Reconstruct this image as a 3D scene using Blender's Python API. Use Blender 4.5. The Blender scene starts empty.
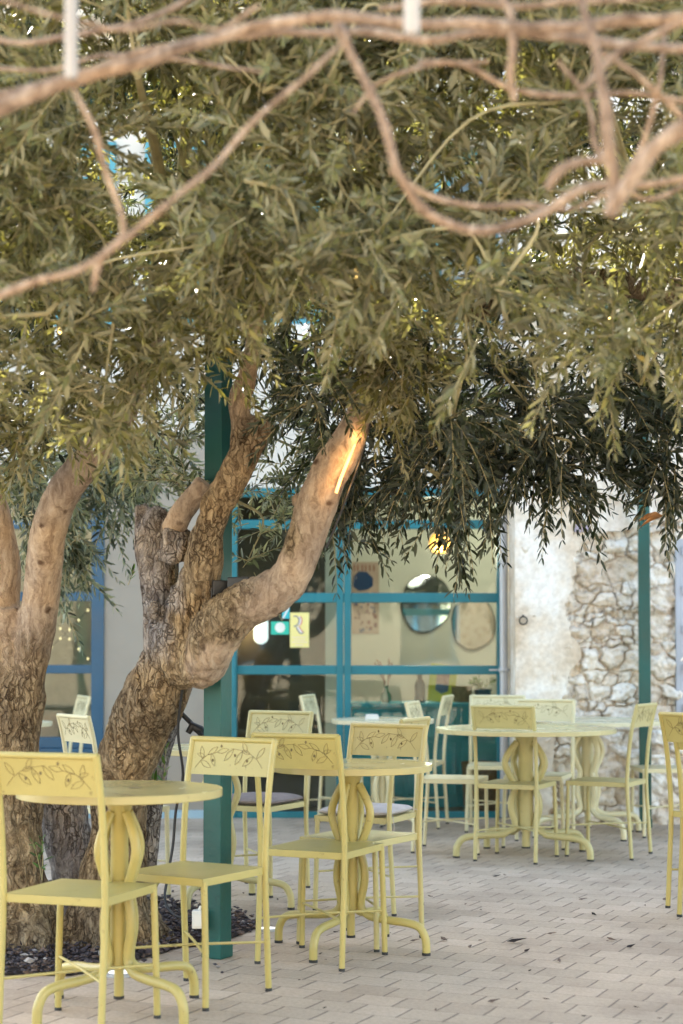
import bpy, bmesh, math, random
import numpy as np
from mathutils import Vector, Matrix, noise
random.seed(7)
RNG = np.random.default_rng(11)
PI = math.pi
S = bpy.context.scene
C = S.collection

# ------------------------------------------------------------------ camera maths
F, YH, HC, PT = 1717.0, 647.0, 1.22, math.radians(2.0)
CY = YH - F*math.tan(PT)
def at(px, py, Y):
    """world point on the vertical plane at distance Y seen at a photo pixel"""
    u = (px-341.5)/F; v = (CY-py)/F
    c, s = math.cos(PT), math.sin(PT)
    dy = c - v*s; dz = s + v*c
    k = Y/dy
    return Vector((u*k, Y, HC+dz*k))
def gx(px, Y, z=0.6):
    fw = Y*math.cos(PT)+(z-HC)*math.sin(PT)
    return (px-341.5)*fw/F

# ------------------------------------------------------------------ materials
def new_mat(name):
    m = bpy.data.materials.new(name); m.use_nodes = True
    nt = m.node_tree; b = nt.nodes['Principled BSDF']
    return m, nt, b
def N(nt, t, **kw):
    n = nt.nodes.new(t)
    for k, v in kw.items():
        if k in n.inputs: n.inputs[k].default_value = v
        else: setattr(n, k, v)
    return n
def ramp(nt, stops, src=None):
    r = nt.nodes.new('ShaderNodeValToRGB')
    e = r.color_ramp.elements
    while len(e) < len(stops): e.new(0.5)
    for i, (p, c) in enumerate(stops):
        e[i].position = p; e[i].color = (c[0], c[1], c[2], 1) if not isinstance(c, float) else (c, c, c, 1)
    if src is not None: nt.links.new(src, r.inputs[0])
    return r
def paint(name, col, rough=0.4, var=0.12, scale=6, bump=0.05, metallic=0, spec=0.5, dirt=0.0):
    m, nt, b = new_mat(name)
    tc = N(nt, 'ShaderNodeTexCoord')
    n = N(nt, 'ShaderNodeTexNoise', Scale=scale, Detail=6.0); nt.links.new(tc.outputs['Object'], n.inputs['Vector'])
    lo = tuple(c*(1-var) for c in col); hi = tuple(min(1, c*(1+var)) for c in col)
    r = ramp(nt, [(0.3, lo), (0.7, hi)], n.outputs['Fac'])
    out = r.outputs[0]
    if dirt > 0:
        n2 = N(nt, 'ShaderNodeTexNoise', Scale=scale*9, Detail=8.0, Roughness=0.7); nt.links.new(tc.outputs['Object'], n2.inputs['Vector'])
        r2 = ramp(nt, [(0.62, (0.0,)*3), (0.68, (1.0,)*3)], n2.outputs['Fac'])
        mx = N(nt, 'ShaderNodeMix', data_type='RGBA'); 
        ml = N(nt, 'ShaderNodeMath', operation='MULTIPLY'); ml.inputs[1].default_value = dirt
        nt.links.new(r2.outputs[0], ml.inputs[0]); nt.links.new(ml.outputs[0], mx.inputs[0])
        nt.links.new(out, mx.inputs[6]); mx.inputs[7].default_value = (col[0]*.35, col[1]*.32, col[2]*.4, 1)
        out = mx.outputs[2]
    nt.links.new(out, b.inputs['Base Color'])
    rr = ramp(nt, [(0.25, (max(rough-.1, .05),)*3), (0.75, (min(rough+.12, 1),)*3)], n.outputs['Fac'])
    nt.links.new(rr.outputs[0], b.inputs['Roughness'])
    b.inputs['Metallic'].default_value = metallic
    b.inputs['Specular IOR Level'].default_value = spec
    if bump:
        n3 = N(nt, 'ShaderNodeTexNoise', Scale=scale*12, Detail=4.0); nt.links.new(tc.outputs['Object'], n3.inputs['Vector'])
        bp = N(nt, 'ShaderNodeBump', Strength=bump, Distance=0.01); nt.links.new(n3.outputs['Fac'], bp.inputs['Height'])
        nt.links.new(bp.outputs[0], b.inputs['Normal'])
    return m
def emit(name, col, strength):
    m, nt, b = new_mat(name)
    b.inputs['Base Color'].default_value = (*col, 1)
    b.inputs['Emission Color'].default_value = (*col, 1)
    b.inputs['Emission Strength'].default_value = strength
    return m
YC = (0.44, 0.365, 0.12)
M = {}
M['yellow'] = paint('yellow_paint', YC, 0.36, 0.07, 4, 0.04, dirt=0.55)
M['yellow2'] = paint('hazed_yellow_paint', (0.48, 0.415, 0.185), 0.40, 0.07, 4, 0.04, dirt=0.55)  # same yellow paled for distance, haze and sky sheen put into the colour
M['yellow3'] = paint('far_haze_yellow_paint', (0.62, 0.55, 0.33), 0.42, 0.07, 4, 0.04, dirt=0.25)  # farthest furniture: still paler yellow, haze painted into the colour
M['yellow_top'] = paint('glossy_yellow_top', (0.46, 0.385, 0.16), 0.20, 0.06, 3, 0.02, dirt=0.2)
M['yellow2_top'] = paint('glossy_hazed_top', (0.50, 0.44, 0.22), 0.24, 0.06, 3, 0.02, dirt=0.2)  # tops of the farther tables, paled for haze like their legs
M['yellow3_top'] = paint('glossy_far_haze_top', (0.58, 0.54, 0.36), 0.26, 0.06, 3, 0.02, dirt=0.2)
M['etch'] = paint('etched_line', (0.17, 0.125, 0.045), 0.6, 0.2, 20, 0)
M['rubber'] = paint('black_rubber', (0.02, 0.02, 0.02), 0.6, 0.2, 20, 0)
M['green'] = paint('green_paint', (0.002, 0.072, 0.06), 0.38, 0.18, 3, 0.12, dirt=0.35)
M['teal'] = paint('teal_paint', (0.006, 0.15, 0.18), 0.42, 0.1, 3, 0.08, dirt=0.2)
M['blue'] = paint('blue_paint', (0.014, 0.075, 0.135), 0.42, 0.1, 3, 0.08, dirt=0.2)
M['black'] = paint('black_metal', (0.012, 0.012, 0.013), 0.45, 0.2, 10, 0.05)
M['white'] = paint('white_plastic', (0.72, 0.70, 0.64), 0.45, 0.06, 8, 0.02)
M['rodgrey'] = paint('weathered_white', (0.40, 0.38, 0.35), 0.6, 0.15, 5, 0.1, dirt=.4)
M['zinc'] = paint('zinc_pipe', (0.42, 0.42, 0.43), 0.38, 0.12, 5, 0.1, metallic=0.35)
M['fabric'] = paint('grey_fabric', (0.46, 0.42, 0.395), 0.95, 0.12, 14, 0.5, spec=0.1)
M['fabricd'] = paint('taupe_fabric', (0.22, 0.185, 0.175), 0.95, 0.14, 14, 0.5, spec=0.1)
M['taupe'] = paint('taupe_render', (0.31, 0.275, 0.225), 0.9, 0.07, 1.5, 0.4, spec=0.15)
M['pale'] = paint('pale_plaster', (0.60, 0.56, 0.49), 0.9, 0.12, 1.2, 0.6, spec=0.15)
M['bluewall'] = paint('pale_blue_wall', (0.30, 0.42, 0.48), 0.85, 0.1, 2, 0.4, spec=0.15)
M['beige_in'] = paint('interior_wall_paint', (0.56, 0.56, 0.49), 0.85, 0.05, 2, 0.1, spec=0.2)
M['dark_in'] = paint('dark_partition', (0.10, 0.085, 0.07), 0.7, 0.15, 2, 0.2, spec=0.2)
M['cream'] = paint('light_partition', (0.55, 0.52, 0.45), 0.8, 0.05, 2, 0.1, spec=0.2)
M['wood_floor'] = paint('interior_floor', (0.20, 0.16, 0.12), 0.5, 0.2, 4, 0.1)
M['warm_plaster'] = paint('warm_plaster', (0.34, 0.30, 0.23), 0.9, 0.1, 0.8, 0.5, spec=0.15)
M['shutter'] = paint('shutter_paint', (0.07, 0.28, 0.33), 0.5, 0.1, 3, 0.1)
M['dry'] = paint('dry_leaf', (0.48, 0.24, 0.09), 0.7, 0.3, 20, 0.2)
M['cable'] = paint('cable_rubber', (0.015, 0.015, 0.016), 0.5, 0.1, 10, 0)
M['roof'] = paint('clay_tile', (0.42, 0.2, 0.11), 0.85, 0.25, 4, 0.6)

def glass_mat(name, tint=(0.86, 0.93, 0.91), boost=1.0):
    m = bpy.data.materials.new(name); m.use_nodes = True; nt = m.node_tree
    nt.nodes.clear()
    o = N(nt, 'ShaderNodeOutputMaterial'); t = N(nt, 'ShaderNodeBsdfTransparent'); g = N(nt, 'ShaderNodeBsdfGlossy', Roughness=0.015)
    t.inputs[0].default_value = (*tint, 1)
    fr = N(nt, 'ShaderNodeFresnel', IOR=1.5); mu = N(nt, 'ShaderNodeMath', operation='MULTIPLY'); mu.inputs[1].default_value = boost
    tc = N(nt, 'ShaderNodeTexCoord'); n = N(nt, 'ShaderNodeTexNoise', Scale=1.3, Detail=2.0)
    nt.links.new(tc.outputs['Object'], n.inputs['Vector'])
    bp = N(nt, 'ShaderNodeBump', Strength=0.12, Distance=0.02); nt.links.new(n.outputs['Fac'], bp.inputs['Height']); nt.links.new(bp.outputs[0], g.inputs['Normal'])
    mx = N(nt, 'ShaderNodeMixShader')
    nt.links.new(fr.outputs[0], mu.inputs[0]); nt.links.new(mu.outputs[0], mx.inputs[0])
    nt.links.new(t.outputs[0], mx.inputs[1]); nt.links.new(g.outputs[0], mx.inputs[2]); nt.links.new(mx.outputs[0], o.inputs[0])
    return m
M['glass'] = glass_mat('window_glass', boost=.9)

def mirror_mat():
    m, nt, b = new_mat('mirror_glass'); b.inputs['Metallic'].default_value = 1; b.inputs['Roughness'].default_value = 0.03
    b.inputs['Base Color'].default_value = (0.8, 0.82, 0.84, 1); return m
M['mirror'] = mirror_mat()

def bark_mat(name, sets, fixed=None):
    """rough / smooth / grey bark blended by the mesh attributes 'smo' and 'gry'"""
    m, nt, b = new_mat(name); L = nt.links
    tc = N(nt, 'ShaderNodeTexCoord'); mp = N(nt, 'ShaderNodeMapping'); mp.inputs['Scale'].default_value = (1, 1, 0.24)
    L.new(tc.outputs['Object'], mp.inputs[0])
    nd = N(nt, 'ShaderNodeTexNoise', Scale=11.0, Detail=4.0); L.new(tc.outputs['Object'], nd.inputs['Vector'])
    va = N(nt, 'ShaderNodeVectorMath', operation='MULTIPLY_ADD'); va.inputs[1].default_value = (.10, .10, .10)
    L.new(nd.outputs['Color'], va.inputs[0]); L.new(mp.outputs[0], va.inputs[2])
    n1 = N(nt, 'ShaderNodeTexNoise', Scale=38.0, Detail=10.0, Roughness=0.68, Distortion=0.3); L.new(va.outputs[0], n1.inputs['Vector'])
    n2 = N(nt, 'ShaderNodeTexNoise', Scale=4.0, Detail=5.0); L.new(tc.outputs['Object'], n2.inputs['Vector'])
    v = N(nt, 'ShaderNodeTexVoronoi', Scale=46.0, feature='DISTANCE_TO_EDGE'); L.new(va.outputs[0], v.inputs['Vector'])
    r3 = ramp(nt, [(0.0, (0.0,)*3), (0.13, (1.0,)*3)], v.outputs['Distance'])
    def attr(nm, d):
        if fixed is not None: k = N(nt, 'ShaderNodeValue'); k.outputs[0].default_value = fixed[d]; return k.outputs[0]
        return N(nt, 'ShaderNodeAttribute', attribute_name=nm).outputs['Fac']
    smo, gry = attr('smo', 0), attr('gry', 1)
    def mixc(f, a, c, bt='MIX'):
        x = N(nt, 'ShaderNodeMix', data_type='RGBA', blend_type=bt)
        for sk, val in ((0, f), (6, a), (7, c)):
            if isinstance(val, float): x.inputs[sk].default_value = val
            else: L.new(val, x.inputs[sk])
        return x.outputs[2]
    cols = [ramp(nt, [(0.36, st[0]), (0.50, st[1]), (0.64, st[2])], n1.outputs['Fac']).outputs[0] for st in sets]
    c = mixc(gry, mixc(smo, cols[0], cols[1]), cols[2])
    c = mixc(1.0, c, ramp(nt, [(0.28, (0.66, 0.66, 0.70)), (0.5, (1.0,)*3), (0.72, (1.22, 1.12, 0.96))], n2.outputs['Fac']).outputs[0], 'MULTIPLY')
    def mth(op, a, bb):
        n = N(nt, 'ShaderNodeMath', operation=op)
        for i, x in enumerate((a, bb)):
            if isinstance(x, (int, float)): n.inputs[i].default_value = x
            else: L.new(x, n.inputs[i])
        return n.outputs[0]
    rough = mth('SUBTRACT', 1.0, mth('MULTIPLY', smo, .93))
    n5 = N(nt, 'ShaderNodeTexNoise', Scale=7.0, Detail=3.0); L.new(tc.outputs['Object'], n5.inputs['Vector'])
    r5 = ramp(nt, [(0.36, (0.35,)*3), (0.6, (1.0,)*3)], n5.outputs['Fac'])
    crack = mth('MULTIPLY', mth('MULTIPLY', mth('SUBTRACT', 1.0, r3.outputs[0]), r5.outputs[0]), rough)
    c = mixc(crack, c, mixc(1.0, c, ramp(nt, [(0, (0.30, 0.26, 0.23)), (1, (0.30, 0.26, 0.23))]).outputs[0], 'MULTIPLY'))
    v2 = N(nt, 'ShaderNodeTexVoronoi', Scale=9.0); va2 = N(nt, 'ShaderNodeVectorMath', operation='MULTIPLY_ADD'); va2.inputs[1].default_value = (.05,)*3
    L.new(nd.outputs['Color'], va2.inputs[0]); L.new(tc.outputs['Object'], va2.inputs[2]); L.new(va2.outputs[0], v2.inputs['Vector'])
    r4 = ramp(nt, [(0.07, (0.2, 0.14, 0.11)), (0.16, (1, 1, 1))], v2.outputs['Distance'])
    c = mixc(smo, c, mixc(0.9, c, r4.outputs[0], 'MULTIPLY'))
    L.new(c, b.inputs['Base Color'])
    b.inputs['Roughness'].default_value = 0.9; b.inputs['Specular IOR Level'].default_value = 0.15
    h = mth('ADD', mth('MULTIPLY', n1.outputs['Fac'], mth('ADD', mth('MULTIPLY', rough, 1.6), .35)), mth('MULTIPLY', crack, -.9))
    bp = N(nt, 'ShaderNodeBump', Strength=0.85, Distance=0.013); L.new(h, bp.inputs['Height']); L.new(bp.outputs[0], b.inputs['Normal'])
    return m
BS = [((0.10, 0.068, 0.04), (0.29, 0.215, 0.13), (0.48, 0.375, 0.235)), ((0.22, 0.16, 0.115), (0.36, 0.275, 0.20), (0.48, 0.385, 0.29)), ((0.15, 0.13, 0.125), (0.30, 0.27, 0.25), (0.47, 0.43, 0.40))]
M['bark'] = bark_mat('olive_bark', BS)
M['bark_smooth'] = bark_mat('smooth_bark', BS, (1.0, 0.0))
M['bark_grey'] = bark_mat('grey_bark', BS, (0.0, 1.0))
VB = ((0.17, 0.12, 0.085), (0.32, 0.235, 0.17), (0.48, 0.385, 0.30))
M['vine_bark'] = bark_mat('vine_bark', [VB, VB, VB], (.75, 0.0))

def leaf_mat(name, top, under, hue=1.0):
    m, nt, b = new_mat(name)
    at_ = N(nt, 'ShaderNodeAttribute', attribute_name='rnd')
    g = N(nt, 'ShaderNodeNewGeometry')
    dk = tuple(c*0.28 for c in top); lt = tuple(c*1.75 for c in top)  # wide range of leaf tones puts light contrast into the colour
    r1 = ramp(nt, [(0.0, dk), (0.5, top), (0.93, lt), (1.0, (top[0]*2.6, top[1]*1.9, top[2]*1.0))], at_.outputs['Fac'])
    dk2 = tuple(c*0.45 for c in under); lt2 = tuple(c*1.35 for c in under)
    r2 = ramp(nt, [(0.0, dk2), (1.0, lt2)], at_.outputs['Fac'])
    mx = N(nt, 'ShaderNodeMix', data_type='RGBA'); nt.links.new(g.outputs['Backfacing'], mx.inputs[0])
    nt.links.new(r1.outputs[0], mx.inputs[6]); nt.links.new(r2.outputs[0], mx.inputs[7])
    nt.links.new(mx.outputs[2], b.inputs['Base Color']); b.inputs['Roughness'].default_value = 0.36
    b.inputs['Specular IOR Level'].default_value = 0.45
    tr = N(nt, 'ShaderNodeBsdfTranslucent'); 
    mc = N(nt, 'ShaderNodeMix', data_type='RGBA', blend_type='MULTIPLY'); mc.inputs[0].default_value = 1
    nt.links.new(mx.outputs[2], mc.inputs[6]); mc.inputs[7].default_value = (1.5, 1.5, 0.5, 1)
    nt.links.new(mc.outputs[2], tr.inputs[0])
    ms = N(nt, 'ShaderNodeMixShader'); ms.inputs[0].default_value = 0.28
    o = nt.nodes['Material Output']
    nt.links.new(b.outputs[0], ms.inputs[1]); nt.links.new(tr.outputs[0], ms.inputs[2]); nt.links.new(ms.outputs[0], o.inputs[0])
    return m
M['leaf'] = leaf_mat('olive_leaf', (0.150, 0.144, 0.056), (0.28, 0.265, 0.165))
M['leafd'] = leaf_mat('shaded_olive_leaf', (0.028, 0.038, 0.022), (0.085, 0.10, 0.08))  # shaded copy of the olive leaf, canopy shade put into the colour
M['leafs'] = leaf_mat('silvery_olive_leaf', (0.085, 0.105, 0.075), (0.26, 0.29, 0.25))
M['fleaf'] = leaf_mat('fresh_leaf', (0.06, 0.13, 0.03), (0.12, 0.2, 0.06))
M['twig'] = paint('twig_bark', (0.36, 0.31, 0.16), 0.8, 0.2, 20, 0.2)

# ------------------------------------------------------------------ mesh builder
class MB:
    def __init__(s): s.v = []; s.f = []; s.m = []
    def add(s, vs, fs, mi=0):
        o = len(s.v); s.v += [tuple(v) for v in vs]
        for f in fs: s.f.append(tuple(i+o for i in f)); s.m.append(mi)
        return s
    def box(s, x0, x1, y0, y1, z0, z1, mi=0, mat=None):
        vs = [Vector((x, y, z)) for z in (z0, z1) for y in (y0, y1) for x in (x0, x1)]
        if mat is not None: vs = [mat @ v for v in vs]
        return s.add(vs, [(0, 2, 3, 1), (4, 5, 7, 6), (0, 1, 5, 4), (2, 6, 7, 3), (0, 4, 6, 2), (1, 3, 7, 5)], mi)
    def tube(s, pts, rad, n=12, mi=0, cap=True):
        pts = [Vector(p) for p in pts]
        if not hasattr(rad, '__len__'): rad = [rad]*len(pts)
        t0 = (pts[1]-pts[0]).normalized(); a = Vector((0, 0, 1)) if abs(t0.z) < .9 else Vector((1, 0, 0))
        u = t0.cross(a).normalized(); vs = []
        for i, p in enumerate(pts):
            t = (pts[min(i+1, len(pts)-1)]-pts[max(i-1, 0)]).normalized()
            u = (u-t*u.dot(t)).normalized(); w = t.cross(u)
            for k in range(n):
                an = 2*PI*k/n; vs.append(p+(u*math.cos(an)+w*math.sin(an))*rad[i])
        fs = [(i*n+k, i*n+(k+1) % n, (i+1)*n+(k+1) % n, (i+1)*n+k) for i in range(len(pts)-1) for k in range(n)]
        if cap: fs += [tuple(range(n))[::-1], tuple((len(pts)-1)*n+k for k in range(n))]
        return s.add(vs, fs, mi)
    def lathe(s, prof, c=(0, 0, 0), n=32, mi=0):
        vs = [(c[0]+r*math.cos(2*PI*k/n), c[1]+r*math.sin(2*PI*k/n), c[2]+z) for r, z in prof for k in range(n)]
        fs = [(i*n+k, i*n+(k+1) % n, (i+1)*n+(k+1) % n, (i+1)*n+k) for i in range(len(prof)-1) for k in range(n)]
        fs += [tuple(range(n))[::-1], tuple((len(prof)-1)*n+k for k in range(n))]
        return s.add(vs, fs, mi)
    def prism(s, poly, y0, y1, mi=0):          # polygon in XZ extruded in Y
        n = len(poly)
        vs = [(x, y0, z) for x, z in poly]+[(x, y1, z) for x, z in poly]
        return s.add(vs, [tuple(range(n)), tuple(range(n, 2*n))[::-1]]+[(i, i+n, (i+1) % n+n, (i+1) % n) for i in range(n)], mi)
    def build(s, name, mats, parent=None, smooth=False, bevel=0, fix=True):
        me = bpy.data.meshes.new(name); me.from_pydata(s.v, [], s.f)
        if not isinstance(mats, (list, tuple)): mats = [mats]
        for m in mats: me.materials.append(m)
        me.polygons.foreach_set('material_index', s.m)
        if fix:
            bm = bmesh.new(); bm.from_mesh(me); bmesh.ops.recalc_face_normals(bm, faces=bm.faces); bm.to_mesh(me); bm.free()
        if smooth: me.shade_smooth()
        o = bpy.data.objects.new(name, me); C.objects.link(o)
        if smooth == 'auto' or (smooth and bevel == 0):
            try: me.set_sharp_from_angle(angle=math.radians(42))
            except Exception: pass
        if parent is not None: o.parent = parent
        if bevel:
            b = o.modifiers.new('bevel', 'BEVEL'); b.width = bevel; b.segments = 2; b.limit_method = 'ANGLE'
        return o
def spline(pts, k=6, closed=False):
    """Catmull-Rom through points, lists of tuples of any length"""
    pts = [np.array(p, float) for p in pts]; out = []
    P = [2*pts[0]-pts[1]]+pts+[2*pts[-1]-pts[-2]]
    for i in range(1, len(P)-2):
        for j in range(k):
            t = j/k
            out.append(0.5*((2*P[i])+(-P[i-1]+P[i+1])*t+(2*P[i-1]-5*P[i]+4*P[i+1]-P[i+2])*t*t+(-P[i-1]+3*P[i]-3*P[i+1]+P[i+2])*t**3))
    out.append(pts[-1]); return out
def tag(o, label=None, cat=None, group=None, kind=None):
    if label: o['label'] = label
    if cat: o['category'] = cat
    if group: o['group'] = group
    if kind: o['kind'] = kind
    return o
def thing(name, label, cat, loc=(0, 0, 0), rz=0, group=None):
    o = bpy.data.objects.new(name, None); C.objects.link(o); o.location = loc; o.rotation_euler = (0, 0, rz)
    o.empty_display_size = .1
    return tag(o, label, cat, group)
def copy_tree(o, parent=None):
    c = o.copy(); C.objects.link(c); c.parent = parent
    for ch in list(o.children): copy_tree(ch, c)
    return c

# ------------------------------------------------------------------ ground
def paving_mat():
    m, nt, b = new_mat('stone_pavers')
    tc = N(nt, 'ShaderNodeTexCoord'); mp = N(nt, 'ShaderNodeMapping'); mp.inputs['Rotation'].default_value = (0, 0, math.radians(25))
    nt.links.new(tc.outputs['Object'], mp.inputs[0])
    nz = N(nt, 'ShaderNodeTexNoise', Scale=9.0, Detail=2.0); nt.links.new(tc.outputs['Object'], nz.inputs['Vector'])
    va = N(nt, 'ShaderNodeVectorMath', operation='MULTIPLY_ADD'); va.inputs[1].default_value = (.012, .012, 0)
    nt.links.new(nz.outputs['Color'], va.inputs[0]); nt.links.new(mp.outputs[0], va.inputs[2])
    sp = N(nt, 'ShaderNodeSeparateXYZ'); nt.links.new(va.outputs[0], sp.inputs[0])
    def mth(op, a, bb=None, cc=None):
        n = N(nt, 'ShaderNodeMath', operation=op)
        for i, x in enumerate((a, bb, cc)):
            if x is None: continue
            if isinstance(x, (int, float)): n.inputs[i].default_value = x
            else: nt.links.new(x, n.inputs[i])
        return n.outputs[0]
    W, Hh = 0.165, 0.15
    v = mth('DIVIDE', sp.outputs[1], Hh); row = mth('FLOOR', v); fv = mth('FRACT', v)
    off = mth('MULTIPLY', mth('MODULO', row, 2.0), 0.5)
    wn0 = N(nt, 'ShaderNodeTexWhiteNoise', noise_dimensions='1D'); nt.links.new(row, wn0.inputs['W'])
    u = mth('ADD', mth('ADD', mth('DIVIDE', sp.outputs[0], W), off), mth('MULTIPLY', wn0.outputs['Value'], 0.18)); col = mth('FLOOR', u); fu = mth('FRACT', u)
    cb = N(nt, 'ShaderNodeCombineXYZ'); nt.links.new(col, cb.inputs[0]); nt.links.new(row, cb.inputs[1])
    wn = N(nt, 'ShaderNodeTexWhiteNoise', noise_dimensions='2D'); nt.links.new(cb.outputs[0], wn.inputs['Vector'])
    # joints, wide across the run, tight along it
    eu = mth('MULTIPLY', mth('MINIMUM', fu, mth('SUBTRACT', 1.0, fu)), W)
    ev = mth('MULTIPLY', mth('MINIMUM', fv, mth('SUBTRACT', 1.0, fv)), Hh)
    n6 = N(nt, 'ShaderNodeTexNoise', Scale=5.0, Detail=3.0); nt.links.new(tc.outputs['Object'], n6.inputs['Vector'])
    wj = mth('MULTIPLY_ADD', n6.outputs['Fac'], 0.0095, 0.0006)
    ju = mth('SUBTRACT', 1.0, mth('SMOOTH_MIN', mth('DIVIDE', eu, wj), 1.0, 0.3))
    wj2 = mth('MULTIPLY_ADD', n6.outputs['Fac'], 0.012, -0.0012)
    jv = mth('SUBTRACT', 1.0, mth('SMOOTH_MIN', mth('DIVIDE', ev, wj2), 1.0, 0.3))
    ju2 = mth('MAXIMUM', ju, 0.0); jv2 = mth('MULTIPLY', mth('MAXIMUM', jv, 0.0), 0.38)
    j = mth('MAXIMUM', ju2, jv2)
    base = ramp(nt, [(0.0, (0.43, 0.345, 0.26)), (0.5, (0.48, 0.39, 0.295)), (1.0, (0.53, 0.43, 0.33))], wn.outputs['Value'])
    n2 = N(nt, 'ShaderNodeTexNoise', Scale=1.1, Detail=7.0, Roughness=0.62); nt.links.new(tc.outputs['Object'], n2.inputs['Vector'])
    st = ramp(nt, [(0.32, (0.70, 0.66, 0.63)), (0.50, (0.98, 0.95, 0.92)), (0.68, (1.10, 1.08, 1.06))], n2.outputs['Fac'])
    mx = N(nt, 'ShaderNodeMix', data_type='RGBA', blend_type='MULTIPLY'); mx.inputs[0].default_value = 1
    nt.links.new(base.outputs[0], mx.inputs[6]); nt.links.new(st.outputs[0], mx.inputs[7])
    n3 = N(nt, 'ShaderNodeTexNoise', Scale=60.0, Detail=6.0, Roughness=0.7); nt.links.new(tc.outputs['Object'], n3.inputs['Vector'])
    st3 = ramp(nt, [(0.34, (0.78,)*3), (0.6, (1.06,)*3)], n3.outputs['Fac'])
    mx1 = N(nt, 'ShaderNodeMix', data_type='RGBA', blend_type='MULTIPLY'); mx1.inputs[0].default_value = 0.8
    nt.links.new(mx.outputs[2], mx1.inputs[6]); nt.links.new(st3.outputs[0], mx1.inputs[7])
    mx2 = N(nt, 'ShaderNodeMix', data_type='RGBA'); nt.links.new(j, mx2.inputs[0])
    nt.links.new(mx1.outputs[2], mx2.inputs[6]); mx2.inputs[7].default_value = (0.12, 0.095, 0.075, 1)
    nt.links.new(mx2.outputs[2], b.inputs['Base Color'])
    b.inputs['Roughness'].default_value = 0.72; b.inputs['Specular IOR Level'].default_value = 0.35
    hh = mth('SUBTRACT', mth('MULTIPLY', n3.outputs['Fac'], 0.25), mth('MULTIPLY', j, 1.0))
    hh2 = mth('ADD', hh, mth('MULTIPLY', wn.outputs['Value'], 0.35))
    bp = N(nt, 'ShaderNodeBump', Strength=0.6, Distance=0.006); nt.links.new(hh2, bp.inputs['Height']); nt.links.new(bp.outputs[0], b.inputs['Normal'])
    return m
M['paving'] = paving_mat()
M['earth'] = paint('earth', (0.22, 0.18, 0.14), 0.95, 0.2, 0.6, 0.5, spec=0.1)
g = MB().add([(-150, -150, -.03), (150, -150, -.03), (150, 150, -.03), (-150, 150, -.03)], [(0, 1, 2, 3)]).build('ground', M['earth'])
tag(g, kind='structure')
pv = MB().box(-9, 11, -4.9, 12.5, -.12, 0).build('courtyard_paving', M['paving']); tag(pv, kind='structure')

# planting bed
def gp(px, py):
    d = F*HC/(py-YH)
    return Vector((gx(px, d, 0), d, 0))
bed_px = [(-110, 960), (0, 973), (70, 974), (105, 967), (150, 955), (180, 946), (215, 944), (262, 925), (245, 915), (190, 905), (120, 893), (40, 884), (-120, 880)]
bed = [gp(*p) for p in bed_px]
M['soil'] = paint('dark_soil', (0.035, 0.028, 0.026), 0.95, 0.3, 8, 0.6, spec=0.1)
n = len(bed)
bm_ = MB(); bm_.add([(p.x, p.y, 0.004) for p in bed], [tuple(range(n))]); tag(bm_.build('planting_bed', M['soil']), kind='structure')
def inpoly(x, y, poly):
    c = False; j = len(poly)-1
    for i in range(len(poly)):
        a, b = poly[i], poly[j]
        if (a.y > y) != (b.y > y) and x < (b.x-a.x)*(y-a.y)/(b.y-a.y)+a.x: c = not c
        j = i
    return c
def chips():
    mb = MB(); xs = [p.x for p in bed]; ys = [p.y for p in bed]; k = 0; rr = random.Random(3)
    while k < 9000:
        x = rr.uniform(min(xs), max(xs)); y = rr.uniform(min(ys), max(ys))
        if not inpoly(x, y, bed) and rr.random() > 0.012: continue
        s = rr.uniform(.006, .016) if rr.random() < .92 else rr.uniform(.016, .024)
        base = Vector((x, y, 0.006+rr.random()**2*0.035))
        m = Matrix.Rotation(rr.uniform(0, 6.28), 3, 'Z') @ Matrix.Rotation(rr.uniform(-.9, .9), 3, 'X')
        a, b_, c = s, s*rr.uniform(.45, .8), s*rr.uniform(.3, .55)
        vs = [(-a, 0, 0), (-a*.4, b_, c*.4), (a*.5, b_*.8, 0), (a, -.1*b_, .2*c), (a*.3, -b_, 0), (-a*.5, -b_*.8, c*.3), (0.1*a, 0, c), (0, 0, -c)]
        vs = [base+m @ Vector(q) for q in vs]
        fs = [(i, (i+1) % 6, 6) for i in range(6)]+[((i+1) % 6, i, 7) for i in range(6)]
        r = rr.random(); mb.add(vs, fs, 0 if r < .66 else (1 if r < .965 else 2)); k += 1
    o = mb.build('bark_mulch', [M['chip1'], M['chip2'], M['chip3']], fix=False); tag(o, kind='stuff')
    tag(o, 'dark purplish brown mulch chips heaped round the tree trunks', 'mulch')
M['chip1'] = paint('mulch_chip_dark', (0.05, 0.038, 0.042), 0.8, 0.4, 30, 0.3)
M['chip2'] = paint('mulch_chip_brown', (0.12, 0.08, 0.06), 0.85, 0.4, 30, 0.3)
M['chip3'] = paint('mulch_chip_pale', (0.34, 0.30, 0.27), 0.85, 0.4, 30, 0.3)
chips()

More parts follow.
